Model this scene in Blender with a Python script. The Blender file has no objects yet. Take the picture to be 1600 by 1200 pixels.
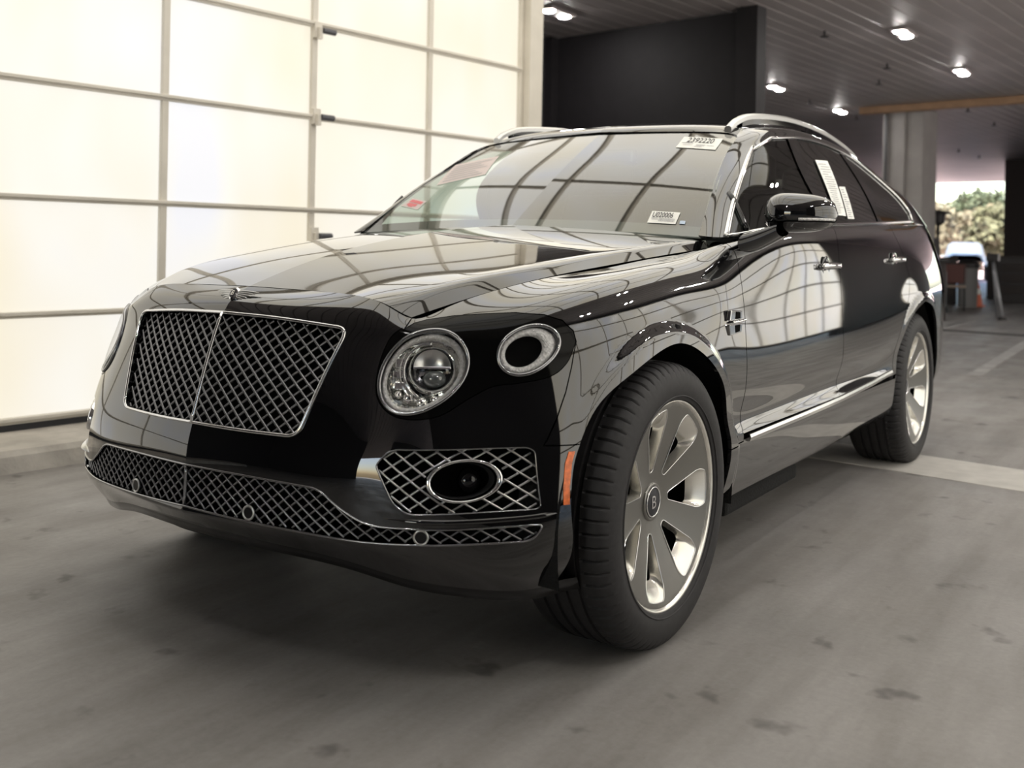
import bpy, bmesh, math, random
import numpy as np
from mathutils import Vector, Matrix, geometry, kdtree

random.seed(7)
SC = bpy.context.scene
COL = SC.collection

# ------------------------------------------------------------------ camera
F_PX, CX, CY = 1570.14, 800.0, 379.28
YAW, ROLL = 0.59605, 0.019
CAM_POS = Vector((2.56791, 2.14958, 1.1056))
fw = Vector((-math.cos(YAW), -math.sin(YAW), 0.0))
rt = fw.cross(Vector((0, 0, 1))).normalized()
up = rt.cross(fw)
rt2 = rt * math.cos(ROLL) + up * math.sin(ROLL)
up2 = up * math.cos(ROLL) - rt * math.sin(ROLL)
cam_data = bpy.data.cameras.new('camera')
cam_data.sensor_fit = 'HORIZONTAL'
cam_data.sensor_width = 36.0
cam_data.lens = F_PX / 1600.0 * 36.0
cam_data.shift_x = 0.0
cam_data.shift_y = -(600.0 - CY) / 1600.0
cam_data.clip_end = 300
cam = bpy.data.objects.new('camera', cam_data)
COL.objects.link(cam)
M3 = Matrix((rt2, up2, -fw)).transposed()
cam.matrix_world = Matrix.Translation(CAM_POS) @ M3.to_4x4()
SC.camera = cam
cam_data.dof.use_dof = True
cam_data.dof.focus_distance = 3.0
cam_data.dof.aperture_fstop = 3.0

# ------------------------------------------------------------------ world, light, exposure
SC.view_settings.view_transform = 'Standard'
SC.view_settings.look = 'None'
SC.view_settings.exposure = 0.22
SC.view_settings.gamma = 1.0
SC.view_settings.use_curve_mapping = False
wd = bpy.data.worlds.new('sky')
SC.world = wd
wd.use_nodes = True
wn = wd.node_tree.nodes
wl = wd.node_tree.links
wn.clear()
w_out = wn.new('ShaderNodeOutputWorld')
w_bg = wn.new('ShaderNodeBackground')
w_sky = wn.new('ShaderNodeTexSky')
w_sky.sky_type = 'NISHITA'
w_sky.sun_elevation = math.radians(52)
w_sky.sun_rotation = math.radians(100)
w_sky.sun_disc = False
w_sky.air_density = 1.2
w_sky.dust_density = 2.0
w_bg.inputs['Strength'].default_value = 0.6
wl.new(w_sky.outputs[0], w_bg.inputs[0])
wl.new(w_bg.outputs[0], w_out.inputs[0])
sun_d = bpy.data.lights.new('sun', 'SUN')
sun_d.energy = 19.0
sun_d.angle = 0.01
sun_d.color = (1.0, 0.94, 0.84)
sun = bpy.data.objects.new('sun', sun_d)
COL.objects.link(sun)
sun.location = (-20, 10, 20)
sun.rotation_euler = (math.radians(38), 0, math.radians(100))

# ------------------------------------------------------------------ materials
def nodes_of(m):
    m.use_nodes = True
    return m.node_tree.nodes, m.node_tree.links

def mat(name, col, rough=0.5, metal=0.0, spec=0.5, noise=None, bump=None, coat=0.0, ior=1.5):
    """principled material; noise=(scale, amount) varies the colour, bump=(scale, strength)."""
    m = bpy.data.materials.new(name)
    n, l = nodes_of(m)
    b = n['Principled BSDF']
    b.inputs['Base Color'].default_value = (*col, 1)
    b.inputs['Roughness'].default_value = rough
    b.inputs['Metallic'].default_value = metal
    b.inputs['Specular IOR Level'].default_value = spec
    b.inputs['IOR'].default_value = ior
    b.inputs['Coat Weight'].default_value = coat
    b.inputs['Coat Roughness'].default_value = 0.02
    tc = n.new('ShaderNodeTexCoord')
    if noise:
        t = n.new('ShaderNodeTexNoise')
        t.inputs['Scale'].default_value = noise[0]
        t.inputs['Detail'].default_value = 6
        l.new(tc.outputs['Object'], t.inputs['Vector'])
        r = n.new('ShaderNodeValToRGB')
        a = noise[1]
        r.color_ramp.elements[0].position = 0.3
        r.color_ramp.elements[1].position = 0.7
        r.color_ramp.elements[0].color = (*[c * (1 - a) for c in col], 1)
        r.color_ramp.elements[1].color = (*[min(1, c * (1 + a)) for c in col], 1)
        l.new(t.outputs['Fac'], r.inputs[0])
        l.new(r.outputs[0], b.inputs['Base Color'])
    if bump:
        t2 = n.new('ShaderNodeTexNoise')
        t2.inputs['Scale'].default_value = bump[0]
        t2.inputs['Detail'].default_value = 4
        l.new(tc.outputs['Object'], t2.inputs['Vector'])
        bp = n.new('ShaderNodeBump')
        bp.inputs['Strength'].default_value = bump[1]
        bp.inputs['Distance'].default_value = 0.01
        l.new(t2.outputs['Fac'], bp.inputs['Height'])
        l.new(bp.outputs[0], b.inputs['Normal'])
    return m

def glass_mat(name, tint, refl=1.6, rough=0.0, base=0.0):
    m = bpy.data.materials.new(name)
    n, l = nodes_of(m)
    n.clear()
    o = n.new('ShaderNodeOutputMaterial')
    tr = n.new('ShaderNodeBsdfTransparent')
    tr.inputs[0].default_value = (*tint, 1)
    gl = n.new('ShaderNodeBsdfGlossy')
    gl.inputs['Roughness'].default_value = rough
    fr = n.new('ShaderNodeFresnel')
    fr.inputs[0].default_value = 1.5
    mu = n.new('ShaderNodeMath')
    mu.operation = 'MULTIPLY_ADD'
    mu.use_clamp = True
    mu.inputs[1].default_value = refl
    mu.inputs[2].default_value = base
    mx = n.new('ShaderNodeMixShader')
    geo = n.new('ShaderNodeNewGeometry')
    # one sheet: the same reflectance from either side
    mi = n.new('ShaderNodeMath')
    mi.operation = 'MULTIPLY_ADD'
    mi.inputs[1].default_value = 1 / 1.5 - 1.5
    mi.inputs[2].default_value = 1.5
    l.new(geo.outputs['Backfacing'], mi.inputs[0])
    l.new(mi.outputs[0], fr.inputs[0])
    l.new(fr.outputs[0], mu.inputs[0])
    l.new(mu.outputs[0], mx.inputs[0])
    l.new(tr.outputs[0], mx.inputs[1])
    l.new(gl.outputs[0], mx.inputs[2])
    l.new(mx.outputs[0], o.inputs[0])
    return m

def emit_mat(name, col, s):
    m = bpy.data.materials.new(name)
    n, l = nodes_of(m)
    n.clear()
    o = n.new('ShaderNodeOutputMaterial')
    e = n.new('ShaderNodeEmission')
    e.inputs[0].default_value = (*col, 1)
    e.inputs[1].default_value = s
    l.new(e.outputs[0], o.inputs[0])
    return m

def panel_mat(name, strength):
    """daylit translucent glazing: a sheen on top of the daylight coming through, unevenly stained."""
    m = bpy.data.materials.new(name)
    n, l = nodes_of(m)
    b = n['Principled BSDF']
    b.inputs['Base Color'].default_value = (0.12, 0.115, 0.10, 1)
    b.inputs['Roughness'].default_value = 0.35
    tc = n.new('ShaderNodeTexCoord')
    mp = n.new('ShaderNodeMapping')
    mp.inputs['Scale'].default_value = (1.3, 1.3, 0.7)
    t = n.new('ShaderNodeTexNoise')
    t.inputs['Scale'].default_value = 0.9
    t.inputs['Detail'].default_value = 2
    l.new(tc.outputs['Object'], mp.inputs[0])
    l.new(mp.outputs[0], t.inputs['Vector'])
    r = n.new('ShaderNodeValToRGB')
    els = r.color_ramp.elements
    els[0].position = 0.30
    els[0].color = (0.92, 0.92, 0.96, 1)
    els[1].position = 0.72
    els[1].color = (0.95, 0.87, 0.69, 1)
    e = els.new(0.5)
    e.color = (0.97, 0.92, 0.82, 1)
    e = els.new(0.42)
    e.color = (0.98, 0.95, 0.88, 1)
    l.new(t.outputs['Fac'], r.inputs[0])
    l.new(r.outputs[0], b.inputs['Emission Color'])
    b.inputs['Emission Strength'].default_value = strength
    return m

PAINT = mat('black_car_paint', (0.0035, 0.0035, 0.004), rough=0.025, spec=0.5, coat=0.9, ior=1.6)
PAINT_IN = mat('black_trim', (0.006, 0.006, 0.007), rough=0.5, spec=0.3)
GLOSS_BLACK = mat('gloss_black', (0.004, 0.004, 0.005), rough=0.06, spec=0.5)
CHROME = mat('chrome', (0.82, 0.82, 0.82), rough=0.06, metal=1)
SATIN = mat('satin_aluminium', (0.62, 0.62, 0.61), rough=0.28, metal=1)
DARK_CHROME = mat('dark_chrome', (0.36, 0.36, 0.37), rough=0.2, metal=1)
RUBBER = mat('tyre_rubber', (0.02, 0.019, 0.02), rough=0.62, spec=0.35, noise=(60, 0.2))
VOID = mat('shadow_black', (0.003, 0.003, 0.003), rough=0.9, spec=0.05)
LINER = mat('liner_plastic', (0.012, 0.012, 0.012), rough=0.85, spec=0.2, bump=(150, 0.4))
RIM_FACE = mat('rim_grey_satin', (0.22, 0.215, 0.20), rough=0.3, metal=0.85)
RIM_CUT = mat('rim_bright_cut', (0.82, 0.80, 0.74), rough=0.25, metal=0.8)
WS_GLASS = glass_mat('windshield_glass', (0.62, 0.70, 0.66), 2.3, base=0.01)
CLEAR_GLASS = glass_mat('door_glass', (0.72, 0.80, 0.74), 0.9)
TINT_GLASS = glass_mat('privacy_glass', (0.035, 0.03, 0.035), 1.3)
LENS = glass_mat('lamp_lens', (0.95, 0.95, 0.95), 0.5)
AMBER = mat('amber_lens', (0.75, 0.16, 0.03), rough=0.12, noise=(90, 0.25))
LEATHER = mat('dark_leather', (0.018, 0.016, 0.019), rough=0.5, noise=(30, 0.2))
PAPER = mat('white_paper', (0.78, 0.78, 0.74), rough=0.7)
INK = mat('black_ink', (0.03, 0.03, 0.035), rough=0.7)
GREY_INK = mat('grey_ink', (0.35, 0.35, 0.36), rough=0.7)

# ------------------------------------------------------------------ object helpers
def new_obj(name, me, m=None, parent=None):
    o = bpy.data.objects.new(name, me)
    COL.objects.link(o)
    if m is not None:
        me.materials.append(m)
    if parent is not None:
        o.parent = parent
    return o

def mesh_obj(name, verts, faces, m, parent=None, smooth=False, normals=None):
    me = bpy.data.meshes.new(name)
    me.from_pydata([tuple(map(float, v)) for v in verts], [], [tuple(int(i) for i in f) for f in faces])
    me.update()
    if smooth:
        me.polygons.foreach_set('use_smooth', [True] * len(me.polygons))
    if normals is not None:
        me.normals_split_custom_set_from_vertices([tuple(map(float, n)) for n in normals])
    return new_obj(name, me, m, parent)

def tag(o, label=None, cat=None, group=None, kind=None):
    if label: o['label'] = label
    if cat: o['category'] = cat
    if group: o['group'] = group
    if kind: o['kind'] = kind
    return o

def empty(name, loc=(0, 0, 0), rz=0.0, label=None, cat=None, group=None):
    o = bpy.data.objects.new(name, None)
    COL.objects.link(o)
    o.location = loc
    o.rotation_euler = (0, 0, rz)
    o.empty_display_size = 0.1
    return tag(o, label, cat, group)

class MB:
    """collects shapes and links them as one mesh object"""
    def __init__(s):
        s.v = []; s.f = []
    def add(s, vs, fs):
        k = len(s.v)
        s.v += [tuple(map(float, v)) for v in vs]
        s.f += [tuple(i + k for i in f) for f in fs]
        return s
    def box(s, x0, x1, y0, y1, z0, z1, T=None):
        vs = [(x, y, z) for x in (x0, x1) for y in (y0, y1) for z in (z0, z1)]
        if T is not None: vs = [T(*v) for v in vs]
        return s.add(vs, [(0, 1, 3, 2), (4, 6, 7, 5), (0, 4, 5, 1), (2, 3, 7, 6), (0, 2, 6, 4), (1, 5, 7, 3)])
    def tube(s, pts, r, n=8, closed=False, flat=None):
        """round tube along pts; r is a number or one per point; flat=(upvec, ratio) squashes it"""
        pts = [np.array(p, float) for p in pts]
        N = len(pts)
        rs = [r] * N if np.isscalar(r) else list(r)
        ref = np.array([0.0, 0, 1])
        vs = []
        prev = None
        for i, p in enumerate(pts):
            a = pts[i - 1] if (i > 0 or closed) else pts[i]
            b = pts[(i + 1) % N] if (i < N - 1 or closed) else pts[i]
            t = b - a
            t = t / (np.linalg.norm(t) + 1e-12)
            if prev is None:
                q = ref if abs(t @ ref) < 0.9 else np.array([1.0, 0, 0])
            else:
                q = prev
            e1 = q - t * (q @ t)
            e1 /= np.linalg.norm(e1) + 1e-12
            prev = e1
            e2 = np.cross(t, e1)
            for k in range(n):
                a2 = 2 * math.pi * k / n
                vs.append(p + rs[i] * (math.cos(a2) * e1 + math.sin(a2) * e2))
        fs = []
        for i in range(N if closed else N - 1):
            j = (i + 1) % N
            for k in range(n):
                k2 = (k + 1) % n
                fs.append((i * n + k, i * n + k2, j * n + k2, j * n + k))
        if not closed:
            fs.append(tuple(range(n - 1, -1, -1)))
            fs.append(tuple((N - 1) * n + k for k in range(n)))
        return s.add(vs, fs)
    def lathe(s, prof, n=64, T=None, closed=False):
        """prof: (radius, height) pairs about the local z axis"""
        vs = []
        for k in range(n):
            a = 2 * math.pi * k / n
            for r, h in prof:
                v = (r * math.cos(a), r * math.sin(a), h)
                vs.append(T(*v) if T else v)
        P = len(prof)
        fs = []
        for k in range(n):
            k2 = (k + 1) % n
            for i in range(P if closed else P - 1):
                j = (i + 1) % P
                fs.append((k * P + i, k2 * P + i, k2 * P + j, k * P + j))
        return s.add(vs, fs)
    def grid(s, rows, closed_u=False, closed_v=False):
        R = len(rows); Cn = len(rows[0])
        vs = [p for r in rows for p in r]
        fs = []
        for i in range(R if closed_u else R - 1):
            for j in range(Cn if closed_v else Cn - 1):
                i2 = (i + 1) % R; j2 = (j + 1) % Cn
                fs.append((i * Cn + j, i2 * Cn + j, i2 * Cn + j2, i * Cn + j2))
        return s.add(vs, fs)
    def build(s, name, m, parent=None, smooth=False, angle=None, weld=False):
        me = bpy.data.meshes.new(name)
        me.from_pydata(s.v, [], s.f)
        me.update()
        bm = bmesh.new()
        bm.from_mesh(me)
        if weld:
            bmesh.ops.remove_doubles(bm, verts=bm.verts, dist=1e-5)
        bmesh.ops.recalc_face_normals(bm, faces=bm.faces)
        if angle is not None:
            for f in bm.faces: f.smooth = True
            for e in bm.edges:
                if len(e.link_faces) != 2 or e.calc_face_angle(3.0) > angle:
                    e.smooth = False
        elif smooth:
            for f in bm.faces: f.smooth = True
        bm.to_mesh(me)
        bm.free()
        return new_obj(name, me, m, parent)

def bevel(o, w, seg=2):
    md = o.modifiers.new('bevel', 'BEVEL')
    md.width = w
    md.segments = seg
    md.limit_method = 'ANGLE'
    md.angle_limit = math.radians(40)
    return o

def text_mesh(txt, size, m, name, parent, place, depth=0.0, sub=False, align='LEFT', sx=1.0, bold=0.0):
    """lettering laid on a surface: place(x, y) -> point"""
    cu = bpy.data.curves.new(name, 'FONT')
    cu.body = txt
    cu.size = size
    cu.align_x = align
    cu.resolution_u = 3
    cu.offset = bold * size
    ob = bpy.data.objects.new(name, cu)
    COL.objects.link(ob)
    dg = bpy.context.evaluated_depsgraph_get()
    me = bpy.data.meshes.new_from_object(ob.evaluated_get(dg))
    bpy.data.objects.remove(ob)
    bpy.data.curves.remove(cu)
    for v in me.vertices:
        v.co = Vector(place(v.co.x * sx, v.co.y))
    me.name = name
    me.materials.clear()
    return new_obj(name, me, m, parent)
# ------------------------------------------------------------------ the bay: frame of its own (s back, t towards the car's left)
BD = Vector((-0.99358, 0.11309, 0))
BN = Vector((0.11309, 0.99358, 0))
def B(s, t, z):
    return (BD.x * s + BN.x * t, BD.y * s + BN.y * t, z)

def struct(o, label=None, cat=None):
    return tag(o, label, cat, kind='structure')

TW = -2.84          # plane of the garage door
ZC = 3.6            # ceiling
CONC = None
def concrete_mat():
    m = bpy.data.materials.new('worn_concrete')
    n, l = nodes_of(m)
    b = n['Principled BSDF']
    tc = n.new('ShaderNodeTexCoord')
    def noise(scale, det, rough=0.55, stretch=None):
        t = n.new('ShaderNodeTexNoise')
        t.inputs['Scale'].default_value = scale
        t.inputs['Detail'].default_value = det
        t.inputs['Roughness'].default_value = rough
        src = tc.outputs['Object']
        if stretch:
            mp = n.new('ShaderNodeMapping')
            mp.inputs['Scale'].default_value = stretch
            mp.inputs['Rotation'].default_value = (0, 0, 0.11)
            l.new(src, mp.inputs[0])
            src = mp.outputs[0]
        l.new(src, t.inputs['Vector'])
        return t.outputs['Fac']
    def ramp(f, p0, c0, p1, c1):
        r = n.new('ShaderNodeValToRGB')
        r.color_ramp.elements[0].position = p0
        r.color_ramp.elements[0].color = (*c0, 1)
        r.color_ramp.elements[1].position = p1
        r.color_ramp.elements[1].color = (*c1, 1)
        l.new(f, r.inputs[0])
        return r.outputs[0]
    def mult(a, c, fac):
        x = n.new('ShaderNodeMix')
        x.data_type = 'RGBA'
        x.blend_type = 'MULTIPLY'
        x.inputs[0].default_value = fac
        l.new(a, x.inputs[6])
        l.new(c, x.inputs[7])
        return x.outputs[2]
    base = ramp(noise(0.9, 6), 0.3, (0.255, 0.242, 0.233), 0.7, (0.345, 0.328, 0.312))
    fine = ramp(noise(45, 5, 0.7), 0.2, (0.72, 0.72, 0.72), 0.8, (1, 1, 1))
    streak = ramp(noise(2.2, 5, 0.6, (0.35, 2.2, 1)), 0.35, (0.62, 0.60, 0.58), 0.62, (1, 1, 1))
    spots = ramp(noise(5.5, 3, 0.5), 0.28, (0.35, 0.34, 0.34), 0.36, (1, 1, 1))
    c = mult(mult(mult(base, fine, 0.8), streak, 0.7), spots, 0.7)
    l.new(c, b.inputs['Base Color'])
    rr = ramp(noise(3, 4), 0.3, (0.38, 0.38, 0.38), 0.7, (0.62, 0.62, 0.62))
    l.new(rr, b.inputs['Roughness'])
    b.inputs['Specular IOR Level'].default_value = 0.35
    bp = n.new('ShaderNodeBump')
    bp.inputs['Strength'].default_value = 0.25
    bp.inputs['Distance'].default_value = 0.004
    l.new(noise(60, 6, 0.7), bp.inputs['Height'])
    l.new(bp.outputs[0], b.inputs['Normal'])
    return m
CONC = concrete_mat()
FRAME_M = mat('door_frame_aluminium', (0.66, 0.62, 0.55), rough=0.55, noise=(4, 0.06))
FRAME_D = mat('hinge_dark_steel', (0.10, 0.10, 0.11), rough=0.5, metal=0.6)
SEAL = mat('rubber_seal', (0.03, 0.03, 0.033), rough=0.7)
KERB_M = mat('kerb_concrete', (0.42, 0.39, 0.35), rough=0.8, noise=(5, 0.22), bump=(40, 0.4))
CEIL_M = mat('ceiling_plank', (0.36, 0.325, 0.325), rough=0.5, noise=(1.3, 0.08))
DARK_WALL = mat('black_partition', (0.011, 0.009, 0.011), rough=0.65, noise=(7, 0.2))
BLOCK_M = mat('grey_wall', (0.16, 0.15, 0.145), rough=0.8, noise=(2, 0.12))
COLUMN_M = mat('column_grey', (0.34, 0.32, 0.31), rough=0.7, noise=(3, 0.08))
WOOD_M = mat('beam_tan', (0.36, 0.22, 0.13), rough=0.6, noise=(6, 0.15))
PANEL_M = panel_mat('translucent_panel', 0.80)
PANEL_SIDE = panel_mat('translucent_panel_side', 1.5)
PANEL_FAR = panel_mat('translucent_panel_far', 1.7)

# floor
def slab(name, s0, s1, t0, t1, z0, z1, m, parent=None):
    mb = MB()
    mb.box(s0, s1, t0, t1, z0, z1, T=B)
    return mb.build(name, m, parent)
struct(slab('floor', -14, 36, -22, 22, -0.2, 0.0, CONC), 'worn grey concrete floor of the drive-through bay')
LIGHT_CONC = mat('light_concrete_band', (0.44, 0.42, 0.39), rough=0.6, noise=(8, 0.12))
struct(slab('trim_1', 2.76, 3.26, -2.5, 9, 0.0, 0.003, LIGHT_CONC), 'pale concrete band crossing the floor by the rear wheel')
JOINT_M = mat('floor_joint', (0.045, 0.042, 0.042), rough=0.9)
PALE_LINE = mat('worn_floor_line', (0.33, 0.32, 0.31), rough=0.7, noise=(4, 0.2))
mb = MB()
for (a, b2, w) in (((12.15, -3.1), (12.4, -0.2), 0.10),):
    mb.box(a[0], b2[0], a[1], b2[1], 0.0, 0.004, T=B)
struct(mb.build('trim_2', JOINT_M), 'dark trench drain crossing the floor behind the car')
def stripe(name, p, q, w, m, label):
    p = Vector((*p, 0)); q = Vector((*q, 0))
    d = (q - p).normalized()
    k = Vector((-d.y, d.x, 0)) * w / 2
    vs = [p - k, q - k, q + k, p + k]
    mbs = MB()
    mbs.add([(*v.xy, 0.0) for v in vs] + [(*v.xy, 0.003) for v in vs],
            [(0, 1, 2, 3), (4, 5, 6, 7), (0, 1, 5, 4), (1, 2, 6, 5), (2, 3, 7, 6), (3, 0, 4, 7)])
    return struct(mbs.build(name, m), label)
stripe('trim_3', (-10.9, -0.85), (-22.0, -0.6), 0.16, PALE_LINE, 'pale painted lane line on the floor far behind the car')
stripe('trim_4', (-7.2, 0.55), (-16.5, 0.35), 0.12, PALE_LINE, 'pale painted lane line running back from the right edge')
stripe('trim_5', (-13.2, -0.9), (-24.0, -0.9), 0.16, PALE_LINE, 'second pale lane line beside the far stanchion')

# kerb and garage door on the car's right
mb = MB()
prof = [(-2.30, 0.0), (-2.32, 0.075), (-2.345, 0.1), (-2.95, 0.1), (-2.95, 0.0)]
ss = np.linspace(-6, 4.6, 24)
mb.grid([[B(s, t + 0.012 * math.sin(s * 3.1), z) for t, z in prof] for s in ss])
k = struct(mb.build('trim_6', KERB_M, angle=0.5), 'low concrete kerb below the glazed garage door')

def garage_door(name, s_edges, z_edges, t, m_panel, label, flip=1, hinges=(), T=None, seal=True, rail_w=0.034):
    """sectional door: translucent panes in a metal grid; T maps (s, t, z)"""
    T = T or B
    root = empty(name, (0, 0, 0))
    struct(root, label)
    for i in range(len(s_edges) - 1):
        for j in range(len(z_edges) - 1):
            mbp = MB()
            mbp.box(s_edges[i] + .012, s_edges[i + 1] - .012, t - .004, t + .004, z_edges[j] + .012, z_edges[j + 1] - .012, T=T)
            mbp.build('pane', m_panel, root)
    for j, z in enumerate(z_edges):
        mbr = MB()
        a, b2 = s_edges[0], s_edges[-1]
        w = rail_w
        f = flip
        mbr.box(a, b2, t + f * 0.0, t + f * 0.035, z - w / 2, z + w / 2, T=T)
        mbr.box(a, b2, t + f * 0.035, t + f * 0.048, z - 0.003, z + w / 2, T=T)
        bevel(mbr.build('rail', FRAME_M, root), 0.004)
    for s in s_edges:
        mbs = MB()
        mbs.box(s - .021, s + .021, t - flip * .01, t + flip * .03, z_edges[0], z_edges[-1], T=T)
        bevel(mbs.build('mullion', FRAME_M, root), 0.004)
    for s, z in hinges:
        mbh = MB()
        mbh.box(s - .03, s + .03, t + flip * .03, t + flip * .055, z - .05, z + .05, T=T)
        mbh.box(s - .012, s + .012, t + flip * .055, t + flip * .085, z - .06, z + .015, T=T)
        h = mbh.build('hinge', FRAME_M, root)
        pts = [T(s + .01 + a, t + flip * .085, z - .005) for a in (0.0, 0.05, 0.10)]
        mr = MB()
        mr.tube(pts, [0.02, 0.02, 0.02], n=10)
        mr.build('roller', FRAME_D, h, angle=0.6)
    if seal:
        mbs = MB()
        mbs.box(s_edges[0], s_edges[-1], t - .01, t + flip * .03, z_edges[0] - .05, z_edges[0] - rail_w / 2, T=T)
        mbs.build('seal', SEAL, root)
    return root
P_W = 1.0535
s_ed = [0.741 + P_W * k for k in range(-4, 3)] + [3.868]
z_ed = [0.155 - 0.0 + 0.5875 * 0 ] 
z_ed = [0.150] + [0.688 + 0.6035 * k for k in range(0, 5)] + [3.44]
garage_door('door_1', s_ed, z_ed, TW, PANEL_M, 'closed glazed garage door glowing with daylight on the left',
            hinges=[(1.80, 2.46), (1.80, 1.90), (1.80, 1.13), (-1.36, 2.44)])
struct(slab('wall_front_left', -8.9, -3.5, TW - .3, TW, 0, ZC, DARK_WALL), 'black wall ahead of the glazed door')
# jamb, header and wall beyond
struct(slab('trim_7', 3.89, 4.05, TW - .02, TW + .10, 0.0, ZC, FRAME_M), 'pale metal jamb at the right end of the glazed door')
struct(slab('trim_8', -3.6, 4.0, TW - .05, TW + .12, z_ed[-1] + .02, ZC, FRAME_M), 'header above the glazed door')
mb = MB()
mb.tube([B(3.97, TW + .10, 1.83), B(3.97, TW + .16, 1.83)], 0.035, n=12)
mb.tube([B(3.97, TW + .16, 1.83), B(3.97, TW + .17, 1.83)], 0.025, n=12)
tag(mb.build('sensor', FRAME_M), 'small pale round sensor on the door jamb', 'sensor')
struct(slab('wall_left', 4.05, 4.12, TW - 3.2, TW, 0.0, ZC, DARK_WALL), 'end wall just behind the glazed door jamb')
# dark partition of the next bay
root = empty('wall_back')
struct(root, 'tall black partition behind the car')
slab('black_panel', 7.22, 7.30, -5.12, -2.50, 0, ZC - .02, DARK_WALL, root)
slab('black_post', 7.14, 7.34, -2.66, -2.42, 0, ZC + .02, DARK_WALL, root)
slab('corner_post', 7.10, 7.26, -5.26, -5.08, 0, ZC - .02, DARK_WALL, root)
mb = MB()
for (s0, t0, s1, t1) in ((7.2, -5.15, 5.2, -5.8), (5.2, -5.8, 4.1, -5.8)):
    mb.add([B(s0, t0, 0), B(s1, t1, 0), B(s1, t1, ZC - .02), B(s0, t0, ZC - .02), B(s0 + .08, t0 - .08, 0), B(s1 + .08, t1 - .08, 0), B(s1 + .08, t1 - .08, ZC - .02), B(s0 + .08, t0 - .08, ZC - .02)],
           [(0, 1, 2, 3), (4, 5, 6, 7), (0, 1, 5, 4), (2, 3, 7, 6), (1, 2, 6, 5), (0, 3, 7, 4)])
mb.build('return_panel', DARK_WALL, root)
struct(slab('wall_right', 7.3, 34.0, -11.0, -10.7, 0, ZC, BLOCK_M), 'grey wall of the far bays')

# ceiling of long planks
CEIL_S1 = 36.0
mb = MB()
w = 0.205
tt = -11.0
planks = []
mb.box(-14, CEIL_S1, -11, 9, ZC + .03, ZC + .12, T=B)
while tt < 9:
    mb.add([B(-14, tt + .012, ZC), B(CEIL_S1, tt + .012, ZC), B(CEIL_S1, tt + w - .012, ZC), B(-14, tt + w - .012, ZC),
            B(-14, tt, ZC + .03), B(CEIL_S1, tt, ZC + .03), B(CEIL_S1, tt + w, ZC + .03), B(-14, tt + w, ZC + .03)],
           [(0, 3, 2, 1), (0, 1, 5, 4), (2, 3, 7, 6)])
    tt += w
struct(mb.build('ceiling', CEIL_M), 'long grey plank ceiling of the bay')

# ceiling lights: two bright lamps in a shallow housing
LAMP_E = emit_mat('lamp_glow', (1.0, 0.97, 0.93), 170.0)
def ceiling_light(s, t, label, first=[None]):
    if first[0] is None:
        root = empty('ceiling_light', B(s, t, ZC), 0, label, 'light', 'paired ceiling lights')
        mbh = MB()
        mbh.box(-.25, .25, -.10, .10, -.035, .0)
        bevel(mbh.build('housing', CEIL_M, root), 0.01)
        for a in (-.16, .16):
            ml = MB()
            ml.lathe([(0.0, -.055), (.04, -.053), (.062, -.045), (.066, -.035)], n=20, T=lambda x, y, z, a=a: (x + a, y, z))
            ml.build('lamp', LAMP_E, root, smooth=True)
        first[0] = root
        return root
    r = first[0].copy()
    COL.objects.link(r)
    r.location = B(s, t, ZC)
    r['label'] = label
    for ch in first[0].children:
        c2 = ch.copy()
        COL.objects.link(c2)
        c2.parent = r
    return r
ceiling_light(6.13, -4.25, 'paired ceiling light above the black partition, top left of the ceiling')
ceiling_light(9.24, -1.68, 'paired ceiling light nearest the top right corner, largest of the right row')
ceiling_light(12.18, -1.92, 'paired ceiling light right of the beam end, second in the right row')
ceiling_light(12.07, -4.61, 'paired ceiling light just right of the black partition edge')
ceiling_light(15.14, -4.87, 'small paired ceiling light beside the top of the grey column')
for i, (s, t) in enumerate([(0.4, 1.3), (3.0, 1.9), (-2.6, 1.3), (5.6, 1.6), (1.6, 3.1), (4.2, 3.1), (6.8, 3.1), (-0.8, 3.1), (9.4, 2.6)]):  # last five are unseen lamps added to brighten the driver side floor
    ceiling_light(s, t, 'paired ceiling light over the bay floor %s' % ['straight above the hood of the black car', 'beside the rear door of the black car', 'ahead of the nose of the black car', 'behind the tail of the black car', 'added unseen as fill by the front wheel', 'added unseen as fill by the rear wheel', 'added unseen as fill beyond the tail', 'added unseen as fill by the camera', 'added unseen as fill farthest back'][i])
SPR = mat('sprinkler_dark', (0.05, 0.045, 0.045), rough=0.5, metal=0.5)
def sprinkler(s, t, label):
    m_ = MB()
    m_.tube([(0, 0, 0), (0, 0, -.06)], .015, n=8)
    m_.lathe([(.0, -.06), (.05, -.062), (.055, -.07), (0, -.075)], n=12)
    o = m_.build('sprinkler_head', SPR)
    o.location = B(s, t, ZC)
    tag(o, label, 'sprinkler', 'ceiling sprinkler heads')
SPRINKLERS = [(8.73, -2.39, 'sprinkler head on the planks left of the top right light'),
          (11.14, -2.56, 'sprinkler head above the column, upper of two'),
          (12.37, -3.13, 'sprinkler head above the column, lower of two'),
          (13.68, -4.79, 'sprinkler head between the two lights left of the column'),
          (16.09, -4.95, 'sprinkler head just left of the column top'),
          (16.07, -2.97, 'sprinkler head below the tan beam, nearest it'),
          (18.37, -3.16, 'sprinkler head below the tan beam toward the right wall'),
          (23.37, -5.31, 'sprinkler head low over the far opening, left one'),
          (25.36, -5.4, 'sprinkler head low over the far opening, right one')]
for s_, t_, lb in SPRINKLERS:
    sprinkler(s_, t_, lb)

# raised glazed door stored flat under the ceiling above the car
def raised(s, t, z):
    return B(s, z, 3.5 + t)
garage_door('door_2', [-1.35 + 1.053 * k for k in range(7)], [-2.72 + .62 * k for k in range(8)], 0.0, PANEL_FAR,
            'glazed sectional door stored raised above the car', flip=-1, T=raised, seal=False)
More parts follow.
